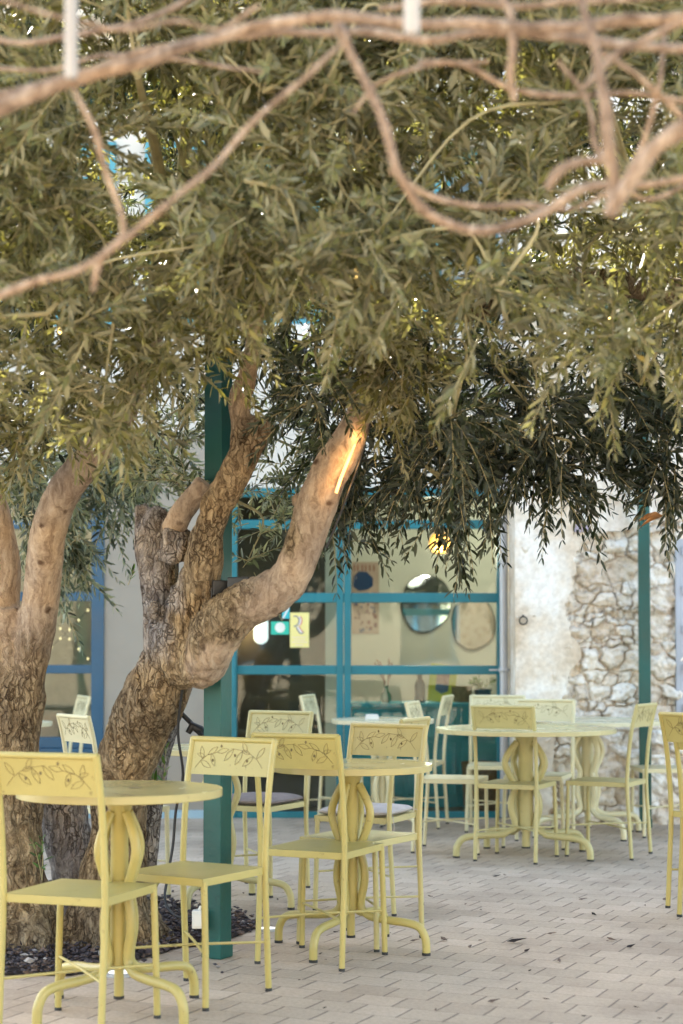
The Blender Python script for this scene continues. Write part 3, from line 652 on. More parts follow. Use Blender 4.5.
# ---- crowns
def interp(tab, x):
    xs = [p[0] for p in tab]; ys = [p[1] for p in tab]; return float(np.interp(x, xs, ys))
bA = [(-350, 430), (0, 445), (60, 455), (130, 440), (180, 410), (230, 325), (300, 318), (350, 315), (420, 315), (500, 325), (600, 360), (683, 395), (1050, 400)]
bB = [(-350, 480), (0, 490), (60, 440), (130, 440), (190, 400), (215, 330), (270, 385), (310, 420), (330, 530), (370, 530), (405, 480), (440, 520), (475, 530), (500, 520), (560, 520), (595, 470), (632, 430), (660, 520), (700, 540), (1050, 520)]
def rand_unit(rr):
    while True:
        v = Vector((rr.uniform(-1, 1), rr.uniform(-1, 1), rr.uniform(-1, 1)))
        if .05 < v.length < 1: return v.normalized()
class Crown:
    def __init__(s): s.V = []; s.tw = MB(); s.br = MB(); s.r = []; s.n = 0
    def twig(s, p0, d, L, droop, rr, ll=.052, dens=.0175, bare=.12):
        n = max(4, int(L/dens)); p0 = np.array(p0); d = np.array(d)
        ts = np.linspace(bare, 1, n)
        side = np.array((rr.uniform(-1, 1), rr.uniform(-1, 1), 0))*L*.12
        def P(t): return p0+np.outer(t, d)*L+np.outer(t*t, (side[0], side[1], -droop*L))
        pts = P(ts); tan = d[None, :]*L+np.outer(2*ts, (side[0], side[1], -droop*L)); tan /= np.linalg.norm(tan, axis=1)[:, None]
        a = np.cross(tan, (0.31, .2, 1.0)); a /= np.linalg.norm(a, axis=1)[:, None]; b = np.cross(tan, a)
        ph0 = rr.uniform(0, PI)
        for sd in (0, 1):
            ph = ph0+np.arange(n)*(PI/2)+sd*PI+RNG.normal(0, .25, n)
            out = a*np.cos(ph)[:, None]+b*np.sin(ph)[:, None]
            el = RNG.normal(.82, .16, n)-ts**3*.35
            ax = tan*np.cos(el)[:, None]+out*np.sin(el)[:, None]
            ax[:, 2] -= .04; ax /= np.linalg.norm(ax, axis=1)[:, None]
            w = np.cross(ax, tan); w /= (np.linalg.norm(w, axis=1)[:, None]+1e-6)
            tw = RNG.normal(0, .45, n); nn = np.cross(w, ax); w = w*np.cos(tw)[:, None]+nn*np.sin(tw)[:, None]
            # make the upper face of the leaf look up
            nrm = np.cross(ax, w); sg = np.where(nrm[:, 2] < 0, -1.0, 1.0)*np.where(RNG.random(n) < .85, 1, -1); w = w*sg[:, None]; nrm = nrm*sg[:, None]
            l = ll*RNG.uniform(.7, 1.2, n)*(1-.45*ts**4)*(.75+.25*np.minimum(1, ts*4)); wd = l*RNG.uniform(.100, .150, n)
            keep = RNG.random(n) > .07
            B = pts+ax*0.002
            cv = nrm*(-.10*l)[:, None]*RNG.uniform(-.3, 1.4, n)[:, None]
            up = nrm*(wd*.35)[:, None]
            v0 = B; v3 = B+ax*l[:, None]+cv
            v1 = B+ax*(l*.30)[:, None]+w*wd[:, None]+up+cv*.12; v2 = B+ax*(l*.70)[:, None]+w*(wd*.85)[:, None]+up+cv*.5
            v5 = B+ax*(l*.30)[:, None]-w*wd[:, None]+up+cv*.12; v4 = B+ax*(l*.70)[:, None]-w*(wd*.85)[:, None]+up+cv*.5
            arr = np.stack([v0, v1, v2, v3, v4, v5], 1)[keep]
            s.V.append(arr); s.r.append(np.clip(RNG.random(keep.sum())*.75+rr.random()*.25, 0, 1))
        q = P(np.linspace(0, 1, 6)); s.tw.tube([tuple(x) for x in q], [.0022, .002, .0018, .0016, .0013, .0008], 4, cap=False)
    def build(s, parent, mat, nm='crown'):
        V = np.concatenate(s.V).astype(np.float32); r = np.concatenate(s.r).astype(np.float32); n = len(V)
        me = bpy.data.meshes.new(nm); me.vertices.add(n*6); me.vertices.foreach_set('co', V.ravel())
        idx = (np.arange(n)[:, None]*6+np.array([0, 5, 4, 3, 0, 3, 2, 1])[None, :]).ravel().astype(np.int32)
        me.loops.add(n*8); me.loops.foreach_set('vertex_index', idx)
        me.polygons.add(n*2); me.polygons.foreach_set('loop_start', np.arange(n*2, dtype=np.int32)*4)
        try: me.polygons.foreach_set('loop_total', np.full(n*2, 4, dtype=np.int32))
        except Exception: pass
        me.update(calc_edges=True)
        at_ = me.attributes.new('rnd', 'FLOAT', 'FACE'); at_.data.foreach_set('value', np.repeat(r, 2))
        me.materials.append(mat)
        o = bpy.data.objects.new(nm, me); C.objects.link(o); o.parent = parent; rel(o, parent)
        t = s.tw.build('twigs' if len(s.r) > 6 else 'twig', M['twig'], parent, fix=False); rel(t, parent)
        if s.br.v: b = s.br.build('boughs', M['twig'], parent, smooth=True); rel(b, parent)
        print('leaves', nm, n)
def cluster(cr, c, src, rr, nt, L, droop, ll, spread=.16, up=.15):
    for k_, v_ in crowns.items():
        if v_ is cr: srcs[k_[0]].append(tuple(c))
    c = Vector(c); src = Vector(src); out = (c-src); out.normalize()
    mid = (c+src)/2+Vector((rr.uniform(-.12, .12), rr.uniform(-.12, .12), rr.uniform(.0, .15)))
    sp = spline([tuple(src), tuple(mid), tuple(c)], 5); k = len(sp)
    cr.br.tube([tuple(p) for p in sp], [.0075-.005*i/(k-1) for i in range(k)], 6)
    for i in range(nt):
        d = (out*.55+rand_unit(rr)*.95+Vector((0, 0, up))).normalized()
        p0 = c+rand_unit(rr)*spread*rr.random()
        cr.twig(p0, d, L*rr.uniform(.6, 1.25), droop*rr.uniform(.6, 1.4), rr, ll)
crowns = {'1': Crown(), '2': Crown(), '3': Crown(), '2d': Crown(), '1d': Crown(), '3d': Crown(), '1s': Crown(), '2s': Crown()}
srcs = {'1': [(66, 488, 6.8), (96, 450, 6.7), (130, 400, 6.5), (150, 350, 6.3), (160, 290, 6.1), (-30, 450, 6.9), (-50, 380, 6.8)],
        '2': [(254, 340, 6.3), (262, 290, 6.2), (352, 425, 6.32), (366, 390, 6.3), (385, 340, 6.25)], '3': []}
srcs = {k: [tuple(at(*p)) for p in v] for k, v in srcs.items()}
srcs['3'] = [(2.1, 6.7, 2.3), (1.5, 6.5, 2.55), (.9, 6.4, 2.6), (.5, 6.35, 2.45), (2.7, 6.6, 3.4), (3.0, 6.8, 2.8), (1.6, 7.8, 2.8)]
# a few boughs reach up and outwards so that outer clusters have something to grow from
rb = random.Random(5)
def bough(k, a, b, r0=.035):
    a = Vector(a); b = Vector(b); m = (a+b)/2+Vector((rb.uniform(-.1, .1), rb.uniform(-.1, .1), .12)); sp = spline([tuple(a), tuple(m), tuple(b)], 6)
    crowns[k].br.tube([tuple(p) for p in sp], [r0*(1-.7*i/(len(sp)-1)) for i in range(len(sp))], 8)
    srcs[k] += [tuple(m), tuple(b)]
for b in ((-1.0, 5.6, 2.7), (-1.9, 5.4, 2.6), (-.6, 5.0, 2.9), (-1.3, 6.6, 3.3), (-2.4, 6.6, 3.0), (-.6, 6.2, 3.4)): bough('1', srcs['1'][3] if b[0] > -1.5 else srcs['1'][6], b)
for b in ((-.2, 5.3, 2.6), (.3, 5.2, 2.8), (.1, 6.6, 3.3), (.5, 5.9, 2.9), (-.3, 7.3, 2.9)): bough('2', srcs['2'][1] if b[0] < .2 else srcs['2'][4], b)
for b in ((.9, 5.3, 2.7), (1.6, 5.2, 2.9), (1.4, 6.2, 3.4), (2.3, 5.6, 3.0), (.8, 7.4, 3.0), (2.2, 8.2, 3.0)): bough('3', srcs['3'][1], b)
for k_ in '123': srcs[k_+'d'] = srcs[k_]
def owner(px): 
    a = px+rb.uniform(-70, 70)
    return '1' if a < 170 else ('2' if a < 420 else '3')
def layer(num, Y0, Y1, bt, px0, px1, ptop, nt, L, droop, ll, margin, seed, skip=None, up=.15, rear=False):
    rr = random.Random(seed); pts = []; tries = 0
    while len(pts) < num and tries < num*60:
        tries += 1
        Y = rr.uniform(Y0, Y1); px = rr.uniform(px0, px1); b = interp(bt, px)-margin; py = ptop+(b-ptop)*rr.random()**.9
        if skip and skip(px, py, rr): continue
        p = at(px, py, Y)
        if any((p-q).length < .17 for q in pts): continue
        pts.append(p); k = owner(px)
        src = min(srcs[k], key=lambda s: (Vector(s)-p).length)
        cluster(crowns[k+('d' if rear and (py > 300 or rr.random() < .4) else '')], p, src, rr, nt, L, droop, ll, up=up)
def skipA(px, py, rr): return False
def skipB(px, py, rr):
    if 385 < px < 505 and 350 < py < 500: return rr.random() < .75
    if 150 < px < 330 and py > 365: return rr.random() < .6
    return False
layer(255, 4.75, 5.9, bA, -260, 940, -330, 18, .26, .10, .060, 30, 21, skipA, up=.2)
layer(215, 6.05, 7.4, bB, -220, 900, -200, 18, .25, .28, .058, 55, 22, skipB, up=0, rear=True)
rf = random.Random(77)
for (px, py, Y, k) in [(388, 365, 6.0, '2'), (372, 345, 5.9, '2'), (402, 395, 6.0, '2'), (362, 385, 6.1, '2'), (380, 402, 6.05, '2'), (418, 365, 6.0, '2'), (112, 425, 6.2, '1'), (135, 398, 6.0, '1'), (92, 415, 6.2, '1'), (60, 440, 6.2, '1'), (20, 455, 6.3, '1'), (-15, 470, 6.4, '1'), (5, 435, 6.2, '1'), (150, 370, 6.0, '1'), (215, 345, 5.9, '2'), (200, 365, 6.0, '1')]:
    p = at(px, py-14, Y); cluster(crowns[k], p, min(srcs[k], key=lambda s: (Vector(s)-p).length), rf, 13, .2, .2, .058, .1, 0)
# hanging sprays on the right and centre, silvery far foliage on the left
rr = random.Random(9)
for (px, py, Y, nt, dr) in [(350, 470, 6.9, 9, 1.0), (362, 500, 7.0, 7, 1.1), (385, 460, 6.8, 8, 1.0), (390, 500, 7.1, 2, 1.0), (440, 500, 6.7, 9, 1.1), (460, 520, 6.75, 4, 1.2), (470, 480, 6.8, 8, 1.0), (430, 460, 6.9, 8, .9),
        (495, 470, 6.7, 9, 1.0), (510, 490, 6.8, 7, 1.1), (540, 460, 6.6, 9, 1.0), (553, 490, 6.7, 7, 1.2), (575, 450, 6.9, 9, 1.0), (590, 470, 6.7, 6, 1.1), (610, 430, 6.7, 9, 1.0), (665, 470, 6.8, 9, 1.1), (676, 500, 6.7, 6, 1.2), (655, 440, 6.8, 8, 1.0), (640, 410, 6.6, 8, .9), (520, 430, 6.8, 9, .9), (330, 440, 7.2, 7, .9), (340, 520, 7.0, 8, .9), (352, 545, 7.05, 3, 1), (400, 490, 6.9, 8, 1), (455, 545, 6.8, 3, 1), (380, 420, 7, 9, .8), (400, 390, 7, 9, .8), (350, 400, 7.2, 8, .8), (425, 400, 7, 9, .8), (300, 380, 7.1, 9, .7), (270, 370, 7.2, 9, .7), (325, 365, 7.0, 9, .7), (480, 400, 6.9, 9, .8), (535, 500, 6.8, 8, 1), (565, 500, 6.8, 7, 1), (600, 495, 6.8, 7, 1), (450, 370, 7, 9, .8), (520, 385, 7, 9, .8), (405, 440, 7, 8, .9), (610, 470, 6.8, 8, 1), (630, 380, 6.7, 9, .8)]:
    p = at(px, py-25, Y); k = '2d' if px < 410 else '3d'
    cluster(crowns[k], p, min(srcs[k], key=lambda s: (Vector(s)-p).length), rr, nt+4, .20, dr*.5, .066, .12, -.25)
for (px, py, Y, nt) in [(60, 520, 8.6, 12), (90, 500, 8.7, 12), (75, 555, 8.6, 8), (110, 480, 8.6, 12), (40, 490, 8.6, 10), (120, 515, 8.8, 8), (55, 575, 8.6, 5), (20, 470, 7.8, 8), (25, 500, 7.9, 6), (140, 470, 8.4, 8), (90, 460, 8.5, 10)]:
    p = at(px, py-18, Y); cluster(crowns['1s'], p, min(srcs['1'], key=lambda s: (Vector(s)-p).length), rr, nt+12, .24, .5, .066, .18, -.2)
for (px, py, Y, nt) in [(150, 430, 7.5, 8), (170, 450, 7.3, 7), (185, 480, 6.9, 5), (160, 475, 7.1, 6), (275, 410, 7.5, 7), (300, 450, 7.6, 7), (285, 480, 7.6, 7), (315, 470, 7.6, 6), (275, 515, 7.5, 4), (180, 430, 7.6, 7), (235, 500, 7.2, 3), (248, 560, 7.0, 3), (300, 510, 7.6, 4), (190, 400, 7.4, 7), (300, 415, 7.6, 6), (265, 450, 7.6, 5)]:
    p = at(px, py, Y); cluster(crowns['2s'], p, min(srcs['2']+[], key=lambda s: (Vector(s)-p).length), rr, nt+4, .2, .12, .052, .14, .4)
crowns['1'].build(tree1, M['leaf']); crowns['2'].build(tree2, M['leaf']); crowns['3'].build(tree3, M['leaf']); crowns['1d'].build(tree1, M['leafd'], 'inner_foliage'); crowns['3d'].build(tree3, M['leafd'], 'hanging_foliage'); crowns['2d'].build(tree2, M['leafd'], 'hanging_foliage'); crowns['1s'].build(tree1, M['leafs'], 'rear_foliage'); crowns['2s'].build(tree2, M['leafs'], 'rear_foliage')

# suckers: thin leafy shoots at the trunk foot
def shoot(px, py, Y, h, label, n=3, name='olive_sucker'):
    c = at(px, py, Y); t = thing(name, label, 'plant', tuple(c), 0, 'leafy shoots by the trunks'); cr = Crown(); r2 = random.Random(int(px))
    for i in range(n): cr.twig(tuple(c), Vector((r2.uniform(-.5, .5), r2.uniform(-.5, .5), 1)).normalized(), h*r2.uniform(.7, 1.1), .2, r2, .05, .035, .25)
    V = cr.V; cr.build(t, M['fleaf'], 'leaves')
shoot(163, 800, 7.1, .30, 'green leafy shoot beside the thin stem of the leaning tree', 4)
shoot(42, 880, 6.9, .30, 'green leafy shoot rising between the two trunks', 2)
shoot(128, 585, 6.9, .1, 'tiny bright shoot on the upper side of the leaning trunk', 1)
shoot(-8, 595, 6.2, .16, 'fresh green sprig at the left edge of the picture', 3)

# ------------------------------------------------------------------ bare vine in the foreground
vn = thing('bare_vine', 'leafless twisting vine branches hanging blurred across the top', 'vine', (0, 3, 2.2))
def vine(lst, Y, r=None):
    Ys = Y if hasattr(Y, '__len__') else [Y]*len(lst)
    rr = random.Random(len(lst)*int(abs(lst[0][0])+7))
    pts = [(*at(a, b, y), c*.76*y/F) for (a, b, c), y in zip(lst, Ys)]
    sp = spline(pts, 7)
    q = [Vector(p[:3]) for p in sp]; rad = [max(.0012, p[3]*(1+.22*noise.noise(Vector(p[:3])*26))) for p in sp]
    q = [p+Vector((noise.noise(p*9), noise.noise(p*9+Vector((3, 3, 3))), noise.noise(p*9+Vector((7, 1, 4)))))*.010 for p in q]
    a = MB(); a.tube(q, rad, 12); o = a.build('branch', M['vine_bark'], vn, smooth=True); rel(o, vn)
vine([(-60, 128, 12), (0, 108, 12), (60, 84, 11), (130, 64, 9), (200, 44, 8), (270, 26, 8), (330, 17, 8), (400, 23, 8), (470, 24, 8), (560, 30, 9), (640, 20, 9), (760, 14, 9)], 3.1)
vine([(-60, 92, 5), (0, 96, 6), (75, 78, 6), (130, 55, 5), (230, 36, 5), (330, 32, 6), (420, 38, 6), (500, 33, 7), (560, 36, 7), (640, 44, 7), (760, 60, 6)], 3.2)
vine([(335, 22, 8), (350, 55, 7), (370, 92, 6), (390, 132, 6.5), (398, 175, 6), (420, 212, 7), (455, 227, 6.5), (500, 228, 6.5), (545, 214, 6.5), (585, 192, 6.5), (640, 186, 5), (760, 168, 5)], 3.15)
vine([(392, 168, 5), (425, 195, 4), (470, 206, 4), (525, 205, 4), (575, 208, 3), (620, 188, 3)], 3.25)
vine([(760, 75, 13), (690, 122, 13), (655, 148, 12), (632, 175, 12), (618, 200, 11), (611, 218, 9)], 2.9)
vine([(612, 214, 10), (613, 170, 9), (607, 120, 9), (598, 70, 7), (588, 30, 6), (572, -40, 6)], 2.92)
vine([(345, 40, 3), (310, 72, 4), (270, 105, 4), (232, 145, 4), (195, 182, 4), (150, 218, 4.5), (112, 248, 5), (70, 275, 5), (20, 288, 6), (-60, 320, 6)], 3.0)
vine([(70, 80, 3), (88, 120, 4), (105, 165, 4), (120, 205, 4), (122, 235, 4), (100, 262, 5), (92, 290, 3)], 3.1)
vine([(548, 192, 6), (560, 172, 7), (580, 162, 6), (603, 160, 6)], 3.0)
vine([(480, -40, 5), (505, 10, 6), (512, 45, 6), (510, 75, 6), (513, 100, 4)], 3.1)
vine([(-60, 20, 3), (20, 42, 4), (90, 30, 4), (150, 18, 4), (230, -20, 4)], 3.3)
vine([(-60, 60, 4), (30, 72, 3), (110, 55, 3), (190, 60, 3), (260, 72, 2.5)], 3.4)
vine([(420, 62, 3), (470, 66, 4), (520, 92, 4), (575, 98, 4), (640, 92, 4), (760, 120, 4)], 3.3)
vine([(584, 88, 4), (612, 56, 5), (650, 36, 5), (760, -10, 5)], 3.0)
vine([(600, 50, 4), (640, 80, 4), (668, 105, 4), (740, 170, 4)], 3.15)
vine([(668, 20, 3), (660, 80, 3.5), (648, 130, 4), (632, 165, 3)], 3.3)
vine([(380, 8, 4), (440, 2, 5), (520, 6, 5), (600, 0, 5), (760, -10, 5)], 3.2)
vine([(260, 8, 3), (220, 30, 3), (180, 20, 3), (120, 28, 3), (60, 15, 3), (-40, -10, 3)], 3.0)
vine([(490, 60, 3), (430, 66, 3), (380, 82, 3), (352, 110, 2.5)], 3.3)
vine([(560, 62, 3), (590, 110, 3), (600, 150, 4), (640, 200, 3), (700, 178, 4)], 3.25)
# vine stem that climbs a post and feeds the branches
vine([(760, 14, 9), (980, 10, 14), (1250, 60, 20), (1500, 300, 24)], [3.1, 3.0, 2.9, 2.8])
a = MB(); q0 = at(1500, 300, 2.8); a.tube([tuple(q0), (q0.x+.1, 2.7, 1.4), (q0.x+.25, 2.6, .7), (q0.x+.3, 2.6, -.03)], [.04, .045, .05, .07], 12); rel(a.build('stem', M['vine_bark'], vn, smooth=True), vn)
for i, (px, py, w, Y) in enumerate([(71, 78, 6.5, 2.9), (412, 34, 8, 2.9)]):
    p = at(px, py, Y); tp = at(px, -220, Y); t = MB()
    r = w*Y/F; t.tube([(p.x, Y, p.z), (p.x, Y, p.z+.012), (p.x, Y, 3.43)], [r*.9, r, r], 16)
    t.lathe([(r*1.15, 3.40), (r*1.15, 3.45)], (p.x, Y, 0), 16)
    o = t.build('hanging_rod', M['rodgrey'], smooth=True)
    tag(o, ['blurred white rod hanging down at the top left', 'blurred wide white tag hanging at the top middle'][i], 'rod')
# two training wires carry the rods and the vine
w = thing('training_wire', 'thin steel wires stretched over the courtyard under the vine', 'wire', (0, 3, 3.4))
for (xa, ya, xb, yb) in ((-3.1, 2.9, 3.5, 2.9), (-3.1, 3.15, 3.5, 3.15)):
    a = MB(); a.tube([(xa, ya, 3.44), (0, (ya+yb)/2, 3.43), (xb, yb, 3.44)], .003, 6); rel(a.build('wire', M['zinc'], w), w)

# ------------------------------------------------------------------ cafe building
YF = 12.32
def zpx(py, Y=YF): return at(341, py, Y).z
def xpx(px, Y=YF): return at(px, 647, Y).x
XL, XR = xpx(230.5), xpx(499)           # teal screen
WL, WR = -3.6, xpx(104)                 # blue window
ZT = zpx(488)
SILL = zpx(748)
bd = thing('cafe_building', 'pale plastered cafe building with teal and blue glazing', 'building', (0, YF, 0))
TH = .30
TOPZ = 5.7
def part(mb, name, mat, parent=bd, **k): return rel(mb.build(name, mat, parent, **k), parent)
a = MB(); a.box(WR, XL-.002, YF, YF+TH, 0, 2.75); part(a, 'ground_floor_wall', M['taupe'])
a = MB(); a.box(-9, WL, YF, YF+TH, 0, 2.75); part(a, 'ground_floor_wall', M['taupe'])
a = MB(); a.box(WL+.002, WR-.002, YF+.01, YF+TH, 0, SILL-.03); part(a, 'sill_wall', M['bluewall'])
a = MB(); a.box(WL-.02, WR+.01, YF-.05, YF+.2, SILL-.0295, SILL-.001); part(a, 'window_sill', M['blue'])
a = MB(); a.box(WL+.002, WR-.002, YF+.003, YF+TH, ZT+.002, 2.75); a.box(XL, 1.28, YF+.003, YF+TH, ZT+.002, 2.75); part(a, 'lintel_wall', M['pale'])
# upper storey with window openings
wins = [(-2.9, -2.1), (-.95, -.15), (.75, 1.55), (2.9, 3.7)]
a = MB(); xs = [-9]+[v for w_ in wins for v in w_]+[9]
for i in range(0, len(xs), 2): a.box(xs[i], xs[i+1], YF+.004, YF+TH, 2.752, TOPZ)
for (x0, x1) in wins: a.box(x0, x1, YF+.004, YF+TH, 2.752, 3.55); a.box(x0, x1, YF+.004, YF+TH, 4.85, TOPZ)
part(a, 'upper_wall', M['pale'])
for (x0, x1) in wins:
    f = MB()
    for (u0, u1, z0, z1) in ((x0, x0+.06, 3.55, 4.85), (x1-.06, x1, 3.55, 4.85), (x0+.06, x1-.06, 3.55, 3.61), (x0+.06, x1-.06, 4.79, 4.85), ((x0+x1)/2-.03, (x0+x1)/2+.03, 3.61, 4.79)): f.box(u0, u1, YF+.12, YF+.17, z0, z1)
    fo = part(f, 'upper_window', M['shutter'], bevel=.004)
    g_ = MB(); g_.box(x0+.05, x1-.05, YF+.143, YF+.149, 3.6, 4.8); o = g_.build('pane', M['glass'], fo)
    for s, (s0, s1) in ((0, (x0-.47, x0-.03)), (1, (x1+.03, x1+.47))):
        sh = MB(); sh.box(s0, s0+.05, YF-.035, YF-.002, 3.53, 4.87); sh.box(s1-.05, s1, YF-.035, YF-.002, 3.53, 4.87); sh.box(s0+.05, s1-.05, YF-.035, YF-.002, 3.53, 3.6); sh.box(s0+.05, s1-.05, YF-.035, YF-.002, 4.8, 4.87)
        for k in range(22):
            z = 3.61+k*.054; mm = Matrix.Translation((0, YF-.018, z+.027)) @ Matrix.Rotation(.6, 4, 'X'); sh.box(s0+.05, s1-.05, -.018, .018, -.004, .004, mat=mm)
        part(sh, 'shutter', M['shutter'])
a = MB(); a.box(-9.1, 9.1, YF-.28, YF+.35, TOPZ+.001, TOPZ+.09); a.box(-9.1, 9.1, YF-.36, YF+.35, TOPZ+.091, TOPZ+.15); part(a, 'cornice', M['pale'], bevel=.01)
a = MB(); a.add([(-9.2, YF-.42, TOPZ+.155), (9.2, YF-.42, TOPZ+.155), (9.2, YF+4.6, TOPZ+1.6), (-9.2, YF+4.6, TOPZ+1.6), (-9.2, YF-.42, TOPZ+.20), (9.2, YF-.42, TOPZ+.20), (9.2, YF+4.6, TOPZ+1.66), (-9.2, YF+4.6, TOPZ+1.66)], [(0, 3, 2, 1), (4, 5, 6, 7), (0, 1, 5, 4), (1, 2, 6, 5), (2, 3, 7, 6), (3, 0, 4, 7)]); part(a, 'roof', M['roof'])
# interior shell
YB = 14.9
a = MB(); a.box(-9, 9, YF+.001, YB+.2, -.06, -.001+.006); part(a, 'interior_floor', M['wood_floor'])
a = MB(); a.box(-.22, 9, YB, YB+.2, .006, 2.7); part(a, 'interior_wall', M['beige_in'])
M['instone'] = paint('interior_stone', (0.42, 0.37, 0.28), 0.9, 0.3, 2.5, 0.8)
a = MB(); a.box(-9, -1.5, YB, YB+.2, .006, 2.7); part(a, 'interior_wall', M['instone'])
a = MB(); a.box(-9, 9, YF+TH+.001, YB+.3, 2.70, 2.745); part(a, 'interior_ceiling', M['beige_in'])
a = MB(); a.box(-9, 9, YF+TH+.002, YB+.2, TOPZ-.12, TOPZ-.002); part(a, 'sun_block_slab', M['pale'])  # unseen slab added to stop sun leaking through the upper windows
a = MB(); a.box(-9.3, -9, YF, YB+.3, 0, TOPZ); a.box(9, 9.3, YF, YB+.3, 0, TOPZ); a.box(-9, 9, YB+.21, YB+.4, 0, TOPZ); part(a, 'outer_wall', M['pale'])
# dark partition behind the left door glass and its pale edge
xa, xb = xpx(325, 12.9), xpx(337, 12.9)
a = MB(); a.box(-1.5, xa, 13.1, 13.16, .006, 2.7); part(a, 'dark_partition', M['dark_in'])
a = MB(); a.box(xa+.001, xb+.05, 13.0, 13.2, .006, 2.7); part(a, 'pale_pilaster', M['cream'])
a = MB(); a.box(-1.56, -1.5, YF+TH, YB, .006, 2.7); part(a, 'side_partition', M['taupe'])
# plinth
a = MB(); a.box(WR-.3, XL-.03, YF-.035, YF-.001, 0, .055); part(a, 'plinth', M['bluewall'])

# ---- glazing
def framework(name, xs0, xs1, z0, z1, vert, hor, mat, label, y=YF, w=.085, hw=.075, depth=.07):
    t = thing(name, label, 'window' if 'blue' in label else 'glazed screen', ((xs0+xs1)/2, y, 0))
    for i, (v0, v1) in enumerate(vert):
        a = MB(); a.box(v0, v1, y-.02, y-.02+depth, z0, z1); part(a, 'stile', mat, t, bevel=.004)
    vv = sorted(vert)
    for k in range(len(vv)-1):
        for (h0, h1) in hor:
            a = MB(); a.box(vv[k][1], vv[k+1][0], y-.014, y-.024+depth, h0, h1); part(a, 'rail', mat, t, bevel=.004)
        hh = sorted(hor)
        for j in range(len(hh)-1):
            a = MB(); a.box(vv[k][1]+.001, vv[k+1][0]-.001, y+.012, y+.018, hh[j][1]+.001, hh[j+1][0]-.001); part(a, 'glass_pane', M['glass'], t)
    return t
def hz(p0, p1): return (zpx(p1), zpx(p0))
sc = framework('glazed_door_screen', XL, XR, 0.0, ZT, [(xpx(230.5), xpx(237)), (xpx(336.5), xpx(343.3)), (xpx(344.2), xpx(351)), (xpx(497), XR+.02)],
    [(0.0, .045), hz(665.5, 674.5), hz(593, 602.5), hz(520, 529), (zpx(497), ZT)], M['teal'], 'teal framed glazed door and window under the olive branches')
# dark sticker work on the door glass
yS = YF+.0085
def flat(x0, x1, y0, y1, name, mat, par=sc, y=yS, t=.002, lab=None):
    a = MB(); a.box(xpx(x0), xpx(x1), y-t, y, zpx(y1), zpx(y0)); o = part(a, name, mat, par)
    if lab: o['label'] = lab
    return o
M['st_green'] = paint('sticker_green', (0.02, 0.46, 0.33), 0.4, 0.04, 5, 0); M['st_cyan'] = paint('sticker_cyan', (0.02, 0.45, 0.5), 0.4, 0.04, 5, 0)
M['st_yellow'] = paint('sticker_yellow', (0.78, 0.68, 0.26), 0.4, 0.04, 5, 0); M['st_blue'] = paint('ink_blue', (0.05, 0.05, 0.22), 0.4, 0.04, 5, 0)
M['st_red'] = paint('ink_red', (0.6, 0.08, 0.1), 0.4, 0.04, 5, 0); M['st_pink'] = paint('ink_pale', (0.75, 0.6, 0.5), 0.5, .04, 5, 0)
flat(271, 289, 621.5, 634.5, 'sticker', M['st_green'], lab='green square sticker with a white disc')
a = MB(); c = at(280, 627.5, YF); 
a.prism([(c.x+.037*math.cos(q), c.z+.037*math.sin(q)) for q in np.linspace(0, 2*PI, 25)[:-1]], yS-.0035, yS-.0021); part(a, 'sticker_disc', M['white'], sc)
flat(282, 289.5, 604, 618.5, 'sticker', M['st_cyan'], lab='cyan sticker half hidden by the branch')
a = MB(); a.prism([(xpx(282), zpx(618.5)), (xpx(289), zpx(604.5)), (xpx(289.3), zpx(608)), (xpx(284), zpx(618.5))], yS-.0035, yS-.0021); part(a, 'sticker_stripe', M['white'], sc)
pq = flat(290, 309, 612.5, 647.5, 'plaque', M['st_yellow'], lab='yellow plaque with a red white and blue letter R')
def ribbon(pts, w, mat, name, y=yS):
    a = MB(); P_ = [Vector((xpx(p[0]), 0, zpx(p[1]))) for p in spline(pts, 5) for p in [tuple(p)]]
    L_ = []; R_ = []
    for i, p in enumerate(P_):
        d = (P_[min(i+1, len(P_)-1)]-P_[max(i-1, 0)]).normalized(); s_ = Vector((-d.z, 0, d.x))*w/2; L_.append(p+s_); R_.append(p-s_)
    for i in range(len(P_)-1):
        q = [L_[i], L_[i+1], R_[i+1], R_[i]]; a.add([(v.x, y-.0036, v.z) for v in q]+[(v.x, y-.0022, v.z) for v in q], [(0, 1, 2, 3), (0, 4, 5, 1), (2, 6, 7, 3)])
    part(a, name, mat, sc)
ribbon([(293.5, 616.3), (296.5, 616.2), (298.6, 618.5), (298.8, 621.5), (297.6, 624.6), (293.6, 626.6)], .006, M['st_blue'], 'letter_stroke')
ribbon([(299.2, 616.5), (300.3, 619.5), (300.2, 622.3), (298.9, 625.2)], .012, M['white'], 'letter_stroke')
ribbon([(300.2, 616.2), (301.8, 619), (301.8, 622), (299.8, 625.6)], .006, M['st_red'], 'letter_stroke')
ribbon([(296.2, 626.8), (297.8, 630.5), (300.4, 633.6)], .006, M['st_blue'], 'letter_stroke')
ribbon([(297.6, 626.6), (299.6, 630.3), (301.8, 632.6)], .013, M['white'], 'letter_stroke')
ribbon([(299, 626.2), (300.8, 629.6), (303.6, 632.2)], .006, M['st_red'], 'letter_stroke')
ribbon([(300.4, 633.6), (302, 633.4), (303.6, 632.2)], .005, M['st_blue'], 'letter_stroke')
for (x0, x1, yy) in ((292, 306, 637.3), (294, 305, 639.8), (292, 307, 642.2), (295, 303, 645)):
    ribbon([(x0, yy), ((x0+x1)/2, yy), (x1, yy)], .005, M['st_pink'], 'plaque_line')
